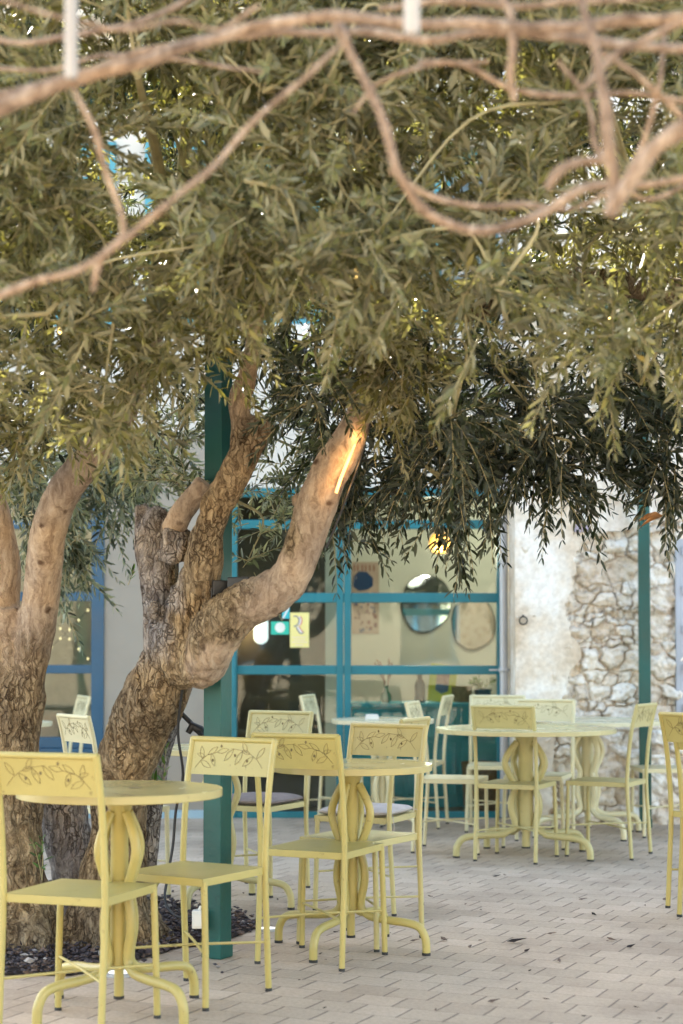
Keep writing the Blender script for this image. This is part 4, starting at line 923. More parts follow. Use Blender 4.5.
# pull handle
a = MB(); xh = xpx(234.5); y0_ = YF-.085
a.tube([(xh, y0_, zpx(706)), (xh, y0_, zpx(700)), (xh, y0_, zpx(660)), (xh, y0_, zpx(654))], [.016, .019, .019, .016], 14)
a.tube([(xh, y0_, zpx(698)), (xh, YF-.02, zpx(698))], .012, 10); a.tube([(xh, y0_, zpx(662)), (xh, YF-.02, zpx(662))], .012, 10); part(a, 'pull_handle', M['teal'], sc, smooth=True)
bw = framework('blue_window', WL, WR, SILL, ZT, [(WL, WL+.09), (-2.80, -2.72), (xpx(91.5), WR)], [(SILL, zpx(737)), hz(665, 673.5), hz(592, 601), hz(520, 529), (zpx(497), ZT)], M['blue'], 'blue framed window seen between the two trunks')

# downpipe
dp = thing('downpipe', 'grey metal downpipe between the teal screen and the stone wall', 'pipe', (gx(504, 12.18), 12.18, 0))
a = MB(); a.tube([(0, 0, 0.02), (0, 0, 2.6), (0, 0, 5.6)], .030, 20); a.build('pipe', M['zinc'], dp, smooth=True)
for z in (at(0, 670, 12.18).z, 2.4, 4.2):
    a = MB(); a.lathe([(.036, z-.014), (.038, z-.008), (.038, z+.008), (.036, z+.014)], n=20); a.box(-.10, .06, .03, .05, z-.006, z+.006); a.build('bracket', M['zinc'], dp, smooth=True)

# ---- things inside the cafe
sb = thing('sideboard', 'long teal sideboard with drawers behind the glass', 'sideboard', (1.05, 13.3, 0))
yb0, yb1 = 13.05, 13.5
x0, x1 = gx(352, 13.05), 2.4
sh = at(341, 703, 13.05).z
M['teal2'] = paint('teal_cupboard', (0.015, 0.28, 0.36), 0.5, 0.15, 3, 0.1)
a = MB(); a.box(x0, x1, yb0, yb1, .006, sh-.035); part(a, 'cabinet', M['teal2'], sb, bevel=.004)
a = MB(); a.box(x0-.02, x1, yb0-.03, yb1, sh-.0345, sh); part(a, 'top_board', M['teal2'], sb, bevel=.004)
for i in range(5):
    u0 = x0+.03+i*.4; 
    for (z0, z1) in ((sh-.26, sh-.06), (.10, sh-.29)):
        a = MB(); a.box(u0, u0+.36, yb0-.018, yb0-.001, z0, z1); d_ = part(a, 'drawer' if z0 > .3 else 'cupboard_door', M['teal2'], sb, bevel=.005)
        a = MB(); a.tube([(u0+.13, yb0-.035, (z0+z1)/2), (u0+.23, yb0-.035, (z0+z1)/2)], .006, 8); k_ = part(a, 'knob', M['zinc'], d_); k_.matrix_parent_inverse = Matrix.Identity(4); k_.matrix_parent_inverse = Matrix.Translation(sb.location).inverted()
# vase with dried stems
vx = gx(386, 13.2); vz = sh
t = thing('flower_vase', 'small green glass vase with dry reddish stems on the sideboard', 'vase', (vx, 13.2, vz))
M['vaseglass'] = paint('green_glass', (0.05, 0.16, 0.11), 0.1, .1, 5, 0)
a = MB(); a.lathe([(.03, 0), (.042, .02), (.040, .06), (.018, .09), (.016, .12), (.022, .13)], n=20); a.build('vase_body', M['vaseglass'], t, smooth=True)
M['stem'] = paint('dry_stem', (0.26, 0.11, 0.08), .8, .3, 20, 0)
a = MB(); r3 = random.Random(2)
for i in range(14):
    an = r3.uniform(0, 6.28); q = r3.uniform(.02, .08); a.tube([(0, 0, .02), (q*.3*math.cos(an), q*.3*math.sin(an), .16), (q*math.cos(an)-.03, q*math.sin(an), r3.uniform(.24, .36))], [.002, .002, .006], 5)
a.build('stems', M['stem'], t)
bx_ = gx(420, 13.2); t = thing('dark_bottle', 'dark grey bottle standing on the sideboard', 'bottle', (bx_, 13.2, vz))
M['bottle'] = paint('dark_ceramic', (0.035, 0.04, 0.045), .35, .1, 5, 0)
a = MB(); a.lathe([(.036, 0), (.042, .01), (.042, .13), (.030, .165), (.020, .18), (.020, .215)], n=24); a.build('bottle_body', M['bottle'], t, smooth=True)
a = MB(); a.lathe([(.023, .2155), (.023, .235)], n=20); a.build('bottle_cap', M['bottle'], t, smooth=True)
# framed yellow picture leaning
M['pic_y'] = paint('yellow_frame', (0.62, 0.55, 0.05), .45, .06, 5, 0); M['pic_o'] = paint('print_orange', (0.45, 0.22, 0.18), .6, .3, 30, 0); M['pic_b'] = paint('print_blue', (0.05, 0.12, 0.24), .6, .2, 30, 0)
pc = thing('yellow_picture', 'tilted yellow framed print standing on the sideboard', 'picture', (gx(440, 13.3), 13.25, vz)); pc.rotation_euler = (-.12, .12, 0)
a = MB(); 
for b4 in ((-.105, -.07, 0, .29), (.07, .105, 0, .29), (-.07, .07, 0, .05), (-.07, .07, .24, .29)): a.box(b4[0], b4[1], -.012, .012, b4[2], b4[3])
a.build('frame', M['pic_y'], pc, bevel=.002)
a = MB(); a.box(-.069, .069, -.002, .006, .051, .239); a.build('mount', M['pic_y'], pc)
a = MB(); a.box(-.05, .05, -.005, -.003, .14, .225); a.build('print', M['pic_o'], pc)
a = MB(); a.prism([(-.05, .139), (-.05, .09), (0, .065), (.05, .09), (.05, .139)], -.005, -.003); a.build('print_field', M['pic_b'], pc)
# baskets / boxes on sideboard right
M['wick'] = paint('wicker', (0.25, 0.15, 0.08), .8, .4, 40, .6)
t = thing('wicker_basket', 'brown basket on the sideboard beside the yellow print', 'basket', (gx(462, 13.25), 13.25, vz))
a = MB(); a.lathe([(.06, 0), (.075, .03), (.08, .10), (.082, .12), (.072, .12), (.068, .03), (.05, .015)], n=24); a.build('basket_body', M['wick'], t, smooth=True)
t = thing('potted_plant', 'small potted plant in a blue pot at the right end of the sideboard', 'plant', (gx(483, 13.25), 13.25, vz))
a = MB(); a.lathe([(.05, 0), (.065, .08), (.07, .10), (.06, .10), (.055, .085)], n=20); a.build('pot', M['blue'], t, smooth=True)
cr = Crown(); r4 = random.Random(8)
for i in range(7): cr.twig((gx(483, 13.25), 13.25, vz+.09), Vector((r4.uniform(-1, 1), r4.uniform(-1, 1), 1.2)).normalized(), .15, .3, r4, .06, .03, .2)
cr.build(t, M['fleaf'], 'leaves')
# stool with brown baskets below
t = thing('wicker_basket', 'tall brown basket on the floor behind the right end of the glass', 'basket', (gx(482, 12.8), 12.8, .006))
a = MB(); a.lathe([(.12, 0), (.14, .05), (.15, .30), (.155, .36), (.14, .36), (.13, .05)], n=28); a.build('basket_body', M['wick'], t, smooth=True)
# poster
M['paper'] = paint('poster_paper', (0.40, 0.30, 0.24), .7, .1, 5, 0); M['hair'] = paint('poster_blue', (0.008, 0.04, 0.12), .7, .1, 5, 0); M['ink2'] = paint('poster_red', (0.20, 0.08, 0.06), .7, .3, 9, 0)
yw = YB-.004
def wpx(px, py, Y=None): q = at(px, py, Y or yw); return (q.x, q.z)
ps = thing('poster', 'poster with a deep blue rounded shape above a patterned figure on the cafe wall', 'poster', (at(366, 640, yw).x, yw, 0))
def pbox(x0, x1, y0, y1, nm, mat, dy=0, par=ps):
    a = MB(); (ax, az), (bx2, bz) = wpx(x0, y1), wpx(x1, y0); a.box(ax, bx2, yw-.003-dy, yw-.0005-dy, az, bz); return part(a, nm, mat, par)
pbox(352, 379, 562, 634, 'paper', M['paper'])
a = MB(); pts = [wpx(352.5, 586), wpx(354, 576), wpx(359, 571), wpx(367, 572), wpx(373, 578), wpx(373, 586), wpx(367, 590), wpx(359, 591)]
a.prism(pts, yw-.006, yw-.0035); part(a, 'blue_shape', M['hair'], ps)
rp = random.Random(4)
a = MB()
for i in range(26):
    x = rp.uniform(353.5, 375.5); y = rp.uniform(594, 630); s = rp.uniform(1.5, 3.6); (ax, az), (cx, cz) = wpx(x, y+s*1.2), wpx(x+s, y)
    a.box(ax, cx, yw-.0055, yw-.0035, az, cz)
part(a, 'printed_pattern', M['ink2'], ps)
a = MB()
for i in range(9):
    x = rp.uniform(353.5, 374); y = rp.uniform(596, 630); s = rp.uniform(1.5, 3.5); (ax, az), (cx, cz) = wpx(x, y+s*1.2), wpx(x+s, y)
    a.box(ax, cx, yw-.0075, yw-.0058, az, cz)
part(a, 'printed_pattern', M['hair'], ps)
a = MB()
for x in (353.5, 357, 361.5, 365, 369, 373): (ax, az), (cx, cz) = wpx(x, 571), wpx(x+1.6, 565); a.box(ax, cx, yw-.0055, yw-.0035, az, cz)
part(a, 'faded_heading', M['ink2'], ps)
# mirrors
def mirror(pts, label, dy=0):
    c = [wpx(*p) for p in pts]; cx = sum(p[0] for p in c)/len(c); cz = sum(p[1] for p in c)/len(c)
    t = thing('wall_mirror', label, 'mirror', (cx, yw, cz)); n_ = 48; sp = spline([(*p,) for p in c+[c[0]]], 6)[:-1]; sp = [tuple(p) for p in sp]
    a = MB(); a.prism(sp, yw-.03-dy, yw-.02-dy); part(a, 'mirror_glass', M['mirror'], t)
    a = MB(); a.tube([(p[0], yw-.018-dy, p[1]) for p in sp+[sp[0]]], .008, 8, cap=False); part(a, 'mirror_frame', M['black'], t, smooth=True)
mirror([(402, 601), (409, 583), (423, 576), (440, 580), (450, 595), (447, 617), (428, 631), (412, 628), (403, 612)], 'rounded irregular mirror with a thin black rim beside the poster')
mirror([(452, 618), (456, 606), (470, 602), (487, 604), (494, 622), (490, 640), (472, 649), (456, 640)], 'larger round mirror at the right on the cafe wall')
# pendant lamp
pp = at(440, 543, 13.7)
t = thing('pendant_lamp', 'glowing warm pendant lamp hanging inside the cafe', 'lamp', tuple(pp))
M['lampglow'] = emit('lamp_glow', (1.0, 0.45, 0.08), .2)
a = MB(); a.lathe([(.02, .085), (.06, .07), (.088, .02), (.088, -.03), (.06, -.075), (.02, -.085)], n=24); a.build('lamp_shade', M['lampglow'], t, smooth=True)
a = MB(); a.tube([(0, 0, .08), (0, 0, 2.69-pp.z)], .004, 6); a.build('cord', M['cable'], t)
def plight(name, loc, e, col, r=.1):
    l = bpy.data.lights.new(name, 'POINT'); l.energy = e; l.color = col; l.shadow_soft_size = r; o = bpy.data.objects.new(name, l); C.objects.link(o); o.location = loc; return o
plight('pendant_light', (pp.x, pp.y-.15, pp.z-.05), 5, (1, .86, .68), .12)
plight('cafe_fill_warm', (1.2, 13.9, 2.45), 4, (1, .88, .70), .25)  # added fill lamp without a fitting, brightens the cafe wall
# wall lamp on the dark partition
wl = at(261, 633, 13.06)
t = thing('wall_lamp', 'white rounded wall lamp glowing behind the door glass', 'lamp', (wl.x, 13.06, wl.z))
M['opal'] = emit('opal_glass', (0.85, 0.95, 1.0), .14)
a = MB(); sp = [(.055*math.cos(q), .075+.0-.055+.055+.055*math.sin(q)) if q < PI else (.055*math.cos(q), -.03+.055*math.sin(q)) for q in np.linspace(0, 2*PI, 33)[:-1]]
a.prism(sp, -.03, .03); a.build('opal_shade', M['opal'], t, bevel=.008)
a = MB(); a.box(-.03, .03, .0302, .039, -.04, .08); a.build('back_plate', M['zinc'], t)
plight('wall_lamp_light', (wl.x-.14, 12.98, wl.z+.02), .4, (1, .62, .25), .04)
# glowing beads behind the blue window stand in for reflections in its glass
t = thing('reflection_beads', 'crossing rows of tiny glowing beads standing in for reflections in the blue window', 'string lights', (-2.2, 13.6, 1.5))
M['bulb'] = emit('reflection_glow', (1.0, 0.75, 0.4), .22)
for (A_, B_) in (((42, 606), (97, 668)), ((42, 655), (97, 600))):
    a = MB(); q = [at(A_[0]+(B_[0]-A_[0])*k/12, A_[1]+(B_[1]-A_[1])*k/12+2*math.sin(PI*k/12), 13.6) for k in range(13)]
    a.tube([tuple(v) for v in q], .002, 5); part(a, 'cord', M['cable'], t)
    for v in q[::2]:
        a = MB(); a.lathe([(.002, -.012), (.008, -.006), (.008, .004), (.003, .010)], tuple(v), 8); part(a, 'bulb', M['bulb'], t, smooth=True)
plight('left_room_fill', (-2.6, 14.0, 2.4), 2, (1, .85, .65), .2)  # fill lamp without a fitting in the room behind the blue window

# ------------------------------------------------------------------ rubble stone wall
YW = 11.9; X0 = 1.2; X1 = 9.0; ZW = 5.2
sw = thing('stone_wall', 'pale rubble stone wall with patchy plaster on its left', 'wall', (X0, YW, 0))
def stone_mat(name, a_, b_, c_):
    m, nt, b = new_mat(name)
    tc = N(nt, 'ShaderNodeTexCoord'); at_ = N(nt, 'ShaderNodeAttribute', attribute_name='rnd')
    n1 = N(nt, 'ShaderNodeTexNoise', Scale=18.0, Detail=8.0, Roughness=0.68); nt.links.new(tc.outputs['Object'], n1.inputs['Vector'])
    r0 = ramp(nt, [(0.0, a_), (0.45, b_), (0.85, c_), (1.0, (0.74, 0.62, 0.48))], at_.outputs['Fac'])
    r1 = ramp(nt, [(0.30, (0.42, 0.36, 0.32)), (0.45, (0.92, 0.90, 0.86)), (0.75, (1.12, 1.11, 1.12))], n1.outputs['Fac'])
    mx = N(nt, 'ShaderNodeMix', data_type='RGBA', blend_type='MULTIPLY'); mx.inputs[0].default_value = 1
    nt.links.new(r0.outputs[0], mx.inputs[6]); nt.links.new(r1.outputs[0], mx.inputs[7]); nt.links.new(mx.outputs[2], b.inputs['Base Color'])
    b.inputs['Roughness'].default_value = .92; b.inputs['Specular IOR Level'].default_value = .2
    n2 = N(nt, 'ShaderNodeTexNoise', Scale=55.0, Detail=8.0, Roughness=.7); nt.links.new(tc.outputs['Object'], n2.inputs['Vector'])
    ad = N(nt, 'ShaderNodeMath', operation='ADD'); nt.links.new(n1.outputs['Fac'], ad.inputs[0]); nt.links.new(n2.outputs['Fac'], ad.inputs[1])
    bp = N(nt, 'ShaderNodeBump', Strength=.8, Distance=.012); nt.links.new(ad.outputs[0], bp.inputs['Height']); nt.links.new(bp.outputs[0], b.inputs['Normal'])
    return m
M['stone'] = stone_mat('rubble_stone', (0.68, 0.58, 0.47), (0.83, 0.76, 0.66), (0.89, 0.85, 0.78))
M['mortar'] = stone_mat('lime_mortar', (0.60, 0.52, 0.42), (0.62, 0.54, 0.44), (0.64, 0.56, 0.46))
def rubble():
    rg = np.random.default_rng(5)
    xs = np.concatenate([np.arange(X0+.004, 3.1, .0075), np.arange(3.1, X1+.03, .03)]); zs = np.concatenate([np.arange(0, 2.5, .0075), np.arange(2.5, ZW+.001, .025)])
    sd = []; z = .03
    while z < ZW+.1:
        h = rg.choice([.04, .055, .07, .09, .12, .17]); h = h if z < 2.8 else max(h, .12); x = X0-.1+rg.random()*.1
        while x < X1+.2:
            w_ = h*rg.uniform(1.0, 2.5) if h < .11 else h*rg.uniform(.8, 1.7)
            if x > 3.3: w_ *= 1.5
            sd.append((x+w_/2+rg.normal(0, .012), z+h/2+rg.normal(0, h*.16), h, rg.random()))
            x += w_
        z += h*.97
    sd = np.array(sd); AX = .62
    Xg, Zg = np.meshgrid(xs, zs); P = np.stack([Xg.ravel(), Zg.ravel()], 1); n_ = len(P)
    nv = [noise.noise_vector(Vector((p[0]*5, p[1]*5, 0)))*.034+noise.noise_vector(Vector((p[0]*16, p[1]*16, 9)))*.026 for p in P]
    W_ = P+np.array([(v.x, v.y) for v in nv])
    fr = np.array([noise.fractal(Vector((p[0]*15, p[1]*15, 2.2)), 1.0, 2.0, 4) for p in P])
    F1 = np.empty(n_); F2 = np.empty(n_); ID = np.empty(n_, int)
    for a0 in range(0, n_, 3000):
        q = W_[a0:a0+3000]; near = np.where((sd[:, 1] > q[:, 1].min()-.5) & (sd[:, 1] < q[:, 1].max()+.5))[0]; T = sd[near]
        D = (np.abs((q[:, None, 0]-T[None, :, 0])*AX)**3.2+np.abs(q[:, None, 1]-T[None, :, 1])**3.2)**(1/3.2)-T[None, :, 2]*.42
        o = np.argpartition(D, 1, axis=1)[:, :2]; r = np.arange(len(q)); d0 = D[r, o[:, 0]]; d1 = D[r, o[:, 1]]
        sw_ = d0 > d1; F1[a0:a0+3000] = np.where(sw_, d1, d0); F2[a0:a0+3000] = np.where(sw_, d0, d1); ID[a0:a0+3000] = near[np.where(sw_, o[:, 1], o[:, 0])]
    e = F2-F1; rnd = sd[ID, 3]; dep = .018+.050*((rnd*7.31) % 1)
    jw = .004+.012*np.clip(fr+.35, 0, 1)
    t = np.clip(e/(jw*1.5), 0, 1); t = t*t*(3-2*t); sm_ = np.array([noise.fractal(Vector((p[0]*3.4, p[1]*3.4, 7.7)), 1.0, 2.0, 4) for p in P]); smear = np.clip(.25+sm_*1.6, 0, .85); dome = np.clip(e/.06, 0, 1)**.5
    tilt = ((rnd*13.7 % 1)-.5)*.22*(P[:, 1]-sd[ID, 1])+((rnd*29.1 % 1)-.5)*.14*(P[:, 0]-sd[ID, 0])
    t0 = t; t = np.maximum(t, smear); hgt = t*(dep*.75+dep*.45*dome+tilt)+fr*.028*(t*.7+.5)
    V = np.stack([P[:, 0], YW-hgt, P[:, 1]], 1)
    nx, nz = len(xs), len(zs); i, j = np.meshgrid(np.arange(nx-1), np.arange(nz-1)); a = (j*nx+i).ravel()
    Q = np.stack([a, a+1, a+nx+1, a+nx], 1).astype(np.int32)
    me = bpy.data.meshes.new('masonry'); me.vertices.add(n_); me.vertices.foreach_set('co', V.astype(np.float32).ravel()); m_ = len(Q)
    me.loops.add(m_*4); me.loops.foreach_set('vertex_index', Q.ravel()); me.polygons.add(m_); me.polygons.foreach_set('loop_start', np.arange(m_, dtype=np.int32)*4)
    me.update(calc_edges=True); me.shade_smooth()
    at_ = me.attributes.new('rnd', 'FLOAT', 'FACE'); at_.data.foreach_set('value', rnd[a].astype(np.float32))
    me.materials.append(M['stone']); me.materials.append(M['mortar'])
    me.polygons.foreach_set('material_index', (t[a] < .30).astype(np.int32))
    o = bpy.data.objects.new('masonry', me); C.objects.link(o); o.parent = sw; rel(o, sw)
rubble()
# mortar bed: a lumpy sheet with thickness
def lumpy_sheet(x0, x1, z0, z1, y, nx, nz, amp, fr, thick, name, mat, mask=None, parent=sw):
    vs = []; fs = []
    for j in range(nz+1):
        for i in range(nx+1):
            x = x0+(x1-x0)*i/nx; z = z0+(z1-z0)*j/nz
            vs.append((x, y-amp*(noise.fractal(Vector((x*fr, z*fr, 1.3)), 1.0, 2.0, 4)), z))
    inside = {}
    for j in range(nz):
        for i in range(nx):
            x = x0+(x1-x0)*(i+.5)/nx; z = z0+(z1-z0)*(j+.5)/nz
            if mask is None or mask(x, z): inside[(i, j)] = 1
    nv = len(vs); vs += [(v[0], y+thick, v[2]) for v in vs]
    W_ = nx+1
    for (i, j) in inside:
        a = j*W_+i; fs.append((a, a+1, a+W_+1, a+W_))
        for (di, dj, p, q) in ((-1, 0, a, a+W_), (1, 0, a+1, a+W_+1), (0, -1, a, a+1), (0, 1, a+W_, a+W_+1)):
            if (i+di, j+dj) not in inside: fs.append((p, q, q+nv, p+nv))
    mb = MB(); mb.add(vs, fs); o = mb.build(name, mat, parent, smooth=True)
    a = o.data.attributes.new('rnd', 'FLOAT', 'FACE'); a.data.foreach_set('value', [.5]*len(o.data.polygons)); rel(o, parent); 
    # drop loose vertices
    bm = bmesh.new(); bm.from_mesh(o.data); bmesh.ops.delete(bm, geom=[v for v in bm.verts if not v.link_faces], context='VERTS'); bm.to_mesh(o.data); bm.free()
    return o
a = MB(); a.box(X0+.006, X1, YW+.03, YF-.004, 0, ZW); part(a, 'wall_core', M['mortar'], sw)
edge = [(0, 1.72), (.25, 1.66), (.45, 1.60)]
def edge_x(z):
    py = YH-F*(z-HC)/YW
    tab = [(300, 705), (440, 700), (500, 690), (528, 640), (535, 590), (552, 578), (575, 574), (600, 568), (630, 566), (648, 584), (662, 574), (680, 566), (700, 560), (725, 556), (760, 552), (830, 549)]
    return gx(float(np.interp(py, [t_[0] for t_ in tab], [t_[1] for t_ in tab])), YW)
def pmask(x, z): return x < edge_x(z)+.045*noise.noise(Vector((x*7, z*7, 0)))+.02*noise.noise(Vector((x*25, z*25, 4)))
def plaster_mat():
    m, nt, b = new_mat('old_plaster'); tc = N(nt, 'ShaderNodeTexCoord')
    n1 = N(nt, 'ShaderNodeTexNoise', Scale=3.0, Detail=8.0, Roughness=.6); n2 = N(nt, 'ShaderNodeTexNoise', Scale=30.0, Detail=8.0, Roughness=.7)
    for n_ in (n1, n2): nt.links.new(tc.outputs['Object'], n_.inputs['Vector'])
    r1 = ramp(nt, [(.34, (.58, .46, .33)), (.47, (.71, .61, .49)), (.60, (.83, .78, .71))], n1.outputs['Fac']); r2 = ramp(nt, [(.3, (.8, .78, .76)), (.6, (1.05, 1.05, 1.05))], n2.outputs['Fac'])
    mx = N(nt, 'ShaderNodeMix', data_type='RGBA', blend_type='MULTIPLY'); mx.inputs[0].default_value = 1
    nt.links.new(r1.outputs[0], mx.inputs[6]); nt.links.new(r2.outputs[0], mx.inputs[7]); nt.links.new(mx.outputs[2], b.inputs['Base Color'])
    b.inputs['Roughness'].default_value = .93; b.inputs['Specular IOR Level'].default_value = .15
    bp = N(nt, 'ShaderNodeBump', Strength=.5, Distance=.01); nt.links.new(n2.outputs['Fac'], bp.inputs['Height']); nt.links.new(bp.outputs[0], b.inputs['Normal']); return m
M['plaster'] = plaster_mat()
lumpy_sheet(X0-.002, 4.5, 0.0, ZW+.002, YW-.075, 330, 420, .006, 3.2, .06, 'plaster_coat', M['plaster'], pmask)
a = MB(); a.box(X0-.003, X0+.005, YW-.075, YF-.03, 0, ZW); part(a, 'plaster_return', M['plaster'], sw)
a = MB(); a.box(X0-.05, X1, YW-.10, YF-.002, ZW+.004, ZW+.07); part(a, 'coping', M['pale'], sw, bevel=.01)
# iron ring
rc = at(523, 620, YW-.075)
a = MB(); a.tube([(rc.x, YW-.07, rc.z+.028), (rc.x, YW-.100, rc.z+.03), (rc.x, YW-.105, rc.z+.022)], .007, 8)
a.tube([(rc.x+.027*math.sin(q), YW-.098-.01*math.cos(q), rc.z+.027*math.cos(q)-.004) for q in np.linspace(0, 2*PI, 25)], .005, 8, cap=False)
o = part(a, 'iron_ring', M['black'], sw, smooth=True)
# grey battened panel at far right of the wall
gd = thing('grey_panel', 'grey blue panel on the stone wall at the right edge', 'shutter', (gx(677, YW)+.4, YW-.09, 1.6))
M['greyblue'] = paint('grey_blue_paint', (0.40, 0.42, 0.46), .6, .1, 3, .2)
xg = gx(676.5, YW-.08)
a = MB(); a.box(xg, xg+.85, YW-.085, YW-.05, at(0, 720, YW).z, at(0, 540, YW).z); part(a, 'panel', M['greyblue'], gd, bevel=.004)
for k in range(5):
    z = at(0, 712, YW).z+k*.27; a = MB(); a.box(xg+.04, xg+.81, YW-.100, YW-.0855, z, z+.06); part(a, 'batten', M['greyblue'], gd, bevel=.003)
# white wall lantern
q = at(581.5, 528, YW-.07)
t = thing('wall_lantern', 'white wall light on a mauve grey block above the rubble', 'lamp', (q.x, YW-.07, q.z))
M['mauve'] = paint('mauve_stone', (0.38, 0.33, 0.40), .8, .1, 8, .2)
a = MB(); a.box(-.055, .05, -.03, .03, -.03, .025); a.build('base_block', M['mauve'], t, bevel=.006)
a = MB(); a.lathe([(.022, .026), (.034, .05), (.036, .13), (.036, .26), (.020, .285)], n=20); a.build('white_shade', M['white'], t, smooth=True)

# dried orange leaf cluster near the right post
def dryleaf():
    c = at(662, 516, 6.9); t = thing('dried_leaf_sprig', 'dry orange brown leaves pointing left across the right green post', 'dried leaves', tuple(c))
    for (px, py, w_) in ((636, 522, 3.4), (638, 529, 2.4), (645, 519, 3)):
        e = at(px, py, 6.85); mb = MB(); n_ = 10; vs = []
        mid = (c+e)/2+Vector((0, 0, .012))
        sp = spline([tuple(c), tuple(mid), tuple(e)], 5); k = len(sp)
        for i, p in enumerate(sp):
            wv = w_*6.9/F*math.sin(PI*min(1, max(.05, i/(k-1)))**.8)*.9; vs += [(p[0], p[1]-.003, p[2]-wv), (p[0], p[1]+.004, p[2]), (p[0], p[1]-.003, p[2]+wv)]
        vs2 = [(x, y+.0015, z) for x, y, z in vs]; m_ = len(vs)
        fs = []
        for i in range(k-1):
            for j in (0, 1): a0 = i*3+j; fs += [(a0, a0+1, a0+4, a0+3), (a0+m_, a0+3+m_, a0+4+m_, a0+1+m_)]
        mb.add(vs+vs2, fs); o = mb.build('dry_leaf', M['dry'], t, smooth=True); rel(o, t)
    mb = MB(); mb.tube([tuple(c), tuple(c+Vector((.05, 0, .06))), tuple(c+Vector((.07, 0, .25)))], .003, 6); rel(mb.build('stalk', M['twig'], t), t)
dryleaf()

# ------------------------------------------------------------------ cables, lights
cb = thing('power_cable', 'black cable hanging from the leaning trunk to the white socket box', 'cable', tuple(gp(166, 905)))
pts = [(182, 690, 6.75), (178, 732, 6.8), (183, 775, 6.85), (176, 810, 6.9), (173, 845, 6.9), (167, 880, 6.88), (165, 900, 6.85), (172, 913, 6.82), (184, 918, 6.8), (196, 915, 6.78)]
a = MB(); a.tube([tuple(p_) for p_ in spline([tuple(at(*p_)) for p_ in pts], 5)], .0055, 8); rel(a.build('cable', M['cable'], cb, smooth=True), cb)
q = at(199, 919, 6.76); t = thing('socket_box', 'white outdoor socket box at the foot of the near green post', 'socket', (q.x, 6.76, q.z))
a = MB(); a.box(-.026, .026, -.022, .022, -.035, .035); a.build('box', M['white'], t, bevel=.004)
a = MB(); a.box(-.019, .019, -.0275, -.0225, -.026, .026); a.build('lid', M['white'], t, bevel=.002)
a = MB(); a.tube([(.0, .0, .036), (.008, .0, .05)], .006, 8); a.build('cable_gland', M['white'], t)

# black flood lights on the branch
def flood(px, py, Y, s, rz, lab):
    q = at(px, py, Y); t = thing('flood_light', lab, 'lamp', tuple(q), rz, 'black flood lights in the leaning tree')
    a = MB(); a.box(-s*.6, s*.6, -.02, .025, -s*.45, s*.45); a.build('housing', M['black'], t, bevel=.004)
    a = MB()
    for k in range(6): a.box(-s*.55+k*s*.2, -s*.55+k*s*.2+.003, .0252, .04, -s*.4, s*.4)
    a.build('heat_sink', M['black'], t)
    a = MB(); a.tube([(-s*.62, 0, 0), (-s*.62, 0, -s*.62), (0, 0, -s*.68), (s*.62, 0, -s*.62), (s*.62, 0, 0)], .004, 8); a.build('bracket', M['black'], t)
flood(222, 588, 6.55, .065, .3, 'black flood light next to the green post, left of the two on the branch')
flood(240, 586, 6.5, .075, -.4, 'black flood light right of its twin on top of the pale branch')
# black spot on an arm, between trunk and post
q = at(196, 730, 6.95); t = thing('spot_light', 'black spotlight on an arm behind the near green post', 'lamp', tuple(q))
a = MB(); a.tube([tuple(at(176, 708, 6.95)-q), tuple(at(190, 722, 6.95)-q), tuple(at(204, 738, 6.9)-q)], .010, 10); a.build('arm', M['black'], t)
a = MB(); a.tube([tuple(at(188, 733, 6.93)-q), tuple(at(192, 726, 6.93)-q), tuple(at(200, 730, 6.93)-q), tuple(at(205, 738, 6.93)-q)], [.012, .02, .02, .014], 12); a.build('lamp_head', M['black'], t, smooth=True)
# warm light strip taped to the back of the rising branch
M['led'] = emit('warm_led', (1.0, 0.50, 0.17), .30)
for q_ in ((342, 484), (351, 462), (360, 436)): plight('strip_light', tuple(at(q_[0], q_[1], 6.25)), .045, (1, .52, .18), .02)
t = thing('light_strip', 'warm glowing light strip along the right side of the rising pale branch', 'light strip', tuple(at(350, 470, 6.3)))
pp_ = [(336, 493), (341, 478), (349, 458), (356, 440), (363, 424)]
a = MB(); a.tube([tuple(p_) for p_ in spline([tuple(at(x, y, 6.283)) for x, y in pp_], 5)], .006, 8); rel(a.build('glowing_tube', M['led'], t, smooth=True), t)
a = MB(); a.tube([tuple(p_) for p_ in spline([tuple(at(x+4, y, 6.28)) for x, y in [(366, 424), (356, 460), (343, 496), (334, 520), (322, 548)]], 5)], .004, 8); rel(a.build('cable', M['cable'], t, smooth=True), t)
# fairy lights in the crown
t = thing('fairy_lights', 'string of small golden bulbs threaded through the olive crowns', 'string lights', tuple(at(300, 250, 5.9)))
cp = [(60, 330, 5.8), (140, 250, 5.7), (232, 211, 5.45), (300, 300, 5.8), (360, 268, 5.2), (420, 330, 5.9), (500, 270, 5.8), (610, 320, 5.9)]
sp = spline([tuple(at(*p_)) for p_ in cp], 8)
a = MB(); a.tube([tuple(p_) for p_ in sp], .002, 5); rel(a.build('cord', M['cable'], t), t)
M['gold'] = emit('gold_bulb', (1.0, 0.68, 0.22), .6)
for p_ in sp[::14]+[tuple(at(358+random.uniform(-3, 3), 262+k*4, 5.15)) for k in range(5)]+[tuple(at(224+k*5, 211+random.uniform(-1, 1), 5.4)) for k in range(5)]:
    a = MB(); a.lathe([(.002, -.014), (.007, -.008), (.007, .004), (.003, .010)], tuple(p_), 8); rel(a.build('bulb', M['gold'], t, smooth=True), t)
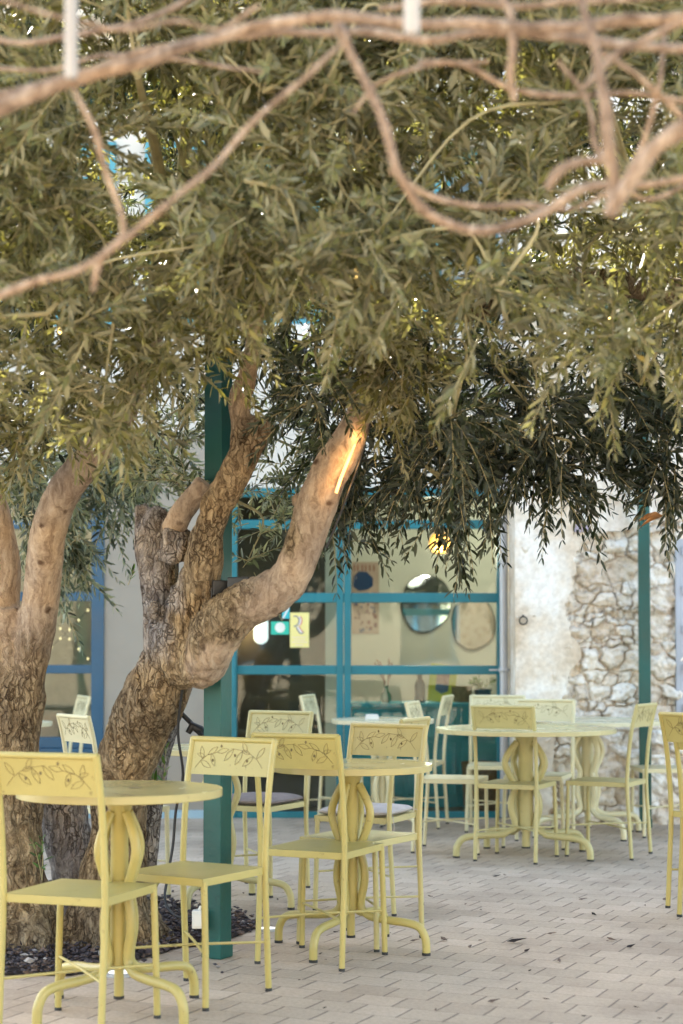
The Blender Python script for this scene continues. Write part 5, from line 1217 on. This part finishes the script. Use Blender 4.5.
# recessed floor lights
M['floorlamp'] = emit('floor_lamp_glass', (1.0, 0.97, 0.9), .16)
for i, (px, py, r, lab) in enumerate([(120, 973, .046, 'lit round floor light under the nearest table'), (268, 929, .034, 'lit round floor light right of the near green post')]):
    c = gp(px, py); t = thing('floor_light', lab, 'lamp', tuple(c), 0, 'recessed floor lights')
    a = MB(); a.lathe([(r*1.25, .001), (r*1.25, .011), (r*1.02, .014), (r*1.0, .006)], n=32); a.build('ring', M['zinc'], t, smooth=True)
    a = MB(); a.lathe([(r*.99, .0065), (r*.99, .0125)], n=32); a.build('lens', M['floorlamp'], t, smooth=True)

# ------------------------------------------------------------------ what faces the cafe: unseen house, added for warm bounce light and glass reflections
YO = -5.0
ob = thing('opposite_house', 'unseen warm plastered house added behind the viewer for its bounce light', 'building', (0, YO, 0))
ow = [(-4.6, -3.6), (-1.8, -.8), (1.0, 2.0), (3.9, 4.9)]
a = MB(); xs = [-10]+[v for w_ in ow for v in w_]+[11]
for i in range(0, len(xs), 2): a.box(xs[i], xs[i+1], YO-.4, YO, -.02, 5.4)
for (x0, x1) in ow: a.box(x0, x1, YO-.4, YO, -.02, .9); a.box(x0, x1, YO-.4, YO, 2.3, 3.2); a.box(x0, x1, YO-.4, YO, 4.4, 5.4)
part(a, 'wall', M['warm_plaster'], ob)
for (x0, x1) in ow:
    for (z0, z1) in ((.9, 2.3), (3.2, 4.4)):
        f = MB(); f.box(x0, x0+.06, YO-.2, YO-.14, z0, z1); f.box(x1-.06, x1, YO-.2, YO-.14, z0, z1); f.box(x0+.06, x1-.06, YO-.2, YO-.14, z0, z0+.06); f.box(x0+.06, x1-.06, YO-.2, YO-.14, z1-.06, z1); f.box((x0+x1)/2-.03, (x0+x1)/2+.03, YO-.2, YO-.14, z0+.06, z1-.06)
        fo = part(f, 'window', M['blue'], ob); g_ = MB(); g_.box(x0+.05, x1-.05, YO-.22, YO-.21, z0+.05, z1-.05); g_.build('pane', M['black'], fo)
a = MB(); a.add([(-10.2, YO+.4, 5.4), (11.2, YO+.4, 5.4), (11.2, YO-5, 7), (-10.2, YO-5, 7), (-10.2, YO+.4, 5.5), (11.2, YO+.4, 5.5), (11.2, YO-5, 7.1), (-10.2, YO-5, 7.1)], [(0, 1, 2, 3), (7, 6, 5, 4), (0, 4, 5, 1), (1, 5, 6, 2), (2, 6, 7, 3), (3, 7, 4, 0)]); part(a, 'roof', M['roof'], ob)

# ------------------------------------------------------------------ light
SUN_EL, SUN_AZ = math.radians(31), math.radians(-24)      # azimuth measured from +Y (behind the cafe) towards +X
w_ = bpy.data.worlds.new('World'); S.world = w_; w_.use_nodes = True; nt = w_.node_tree
sky = nt.nodes.new('ShaderNodeTexSky'); sky.sky_type = 'NISHITA'; sky.sun_disc = False; sky.sun_elevation = SUN_EL; sky.sun_rotation = SUN_AZ
sky.dust_density = 2.0
bg = nt.nodes['Background']; bg.inputs[1].default_value = 0.15
wb = N(nt, 'ShaderNodeMix', data_type='RGBA', blend_type='MULTIPLY'); wb.inputs[0].default_value = 1; wb.inputs[7].default_value = (1.0, .94, .83, 1)   # the photograph is balanced for open shade
nt.links.new(sky.outputs[0], wb.inputs[6]); nt.links.new(wb.outputs[2], bg.inputs[0])
sl = bpy.data.lights.new('sun', 'SUN'); sl.energy = 3.4; sl.angle = math.radians(1.5); sl.color = (1, .94, .85)
so = bpy.data.objects.new('sun', sl); C.objects.link(so); so.location = (0, 5, 9)
d = Vector((math.sin(SUN_AZ)*math.cos(SUN_EL), math.cos(SUN_AZ)*math.cos(SUN_EL), math.sin(SUN_EL)))   # towards the sun
so.rotation_euler = d.to_track_quat('Z', 'Y').to_euler()

# ------------------------------------------------------------------ camera
cam = bpy.data.cameras.new('camera'); co = bpy.data.objects.new('camera', cam); C.objects.link(co); S.camera = co
co.location = (0, 0, HC); co.rotation_euler = (PI/2+PT, 0, 0)
cam.sensor_fit = 'VERTICAL'; cam.sensor_height = 36; cam.sensor_width = 24; cam.lens = F*36/1024
cam.shift_y = (CY-512)/1024; cam.clip_end = 400; cam.clip_start = .05
cam.dof.use_dof = True; cam.dof.focus_distance = 7.3; cam.dof.aperture_fstop = (cam.lens/1000)/.025
S.view_settings.view_transform = 'Standard'; S.view_settings.look = 'None'; S.view_settings.gamma = 1
S.view_settings.exposure = 3.06
S.cycles.max_bounces = 6; S.cycles.diffuse_bounces = 4; S.cycles.glossy_bounces = 3; S.cycles.transmission_bounces = 3; S.cycles.transparent_max_bounces = 8
S.render.engine = 'CYCLES'
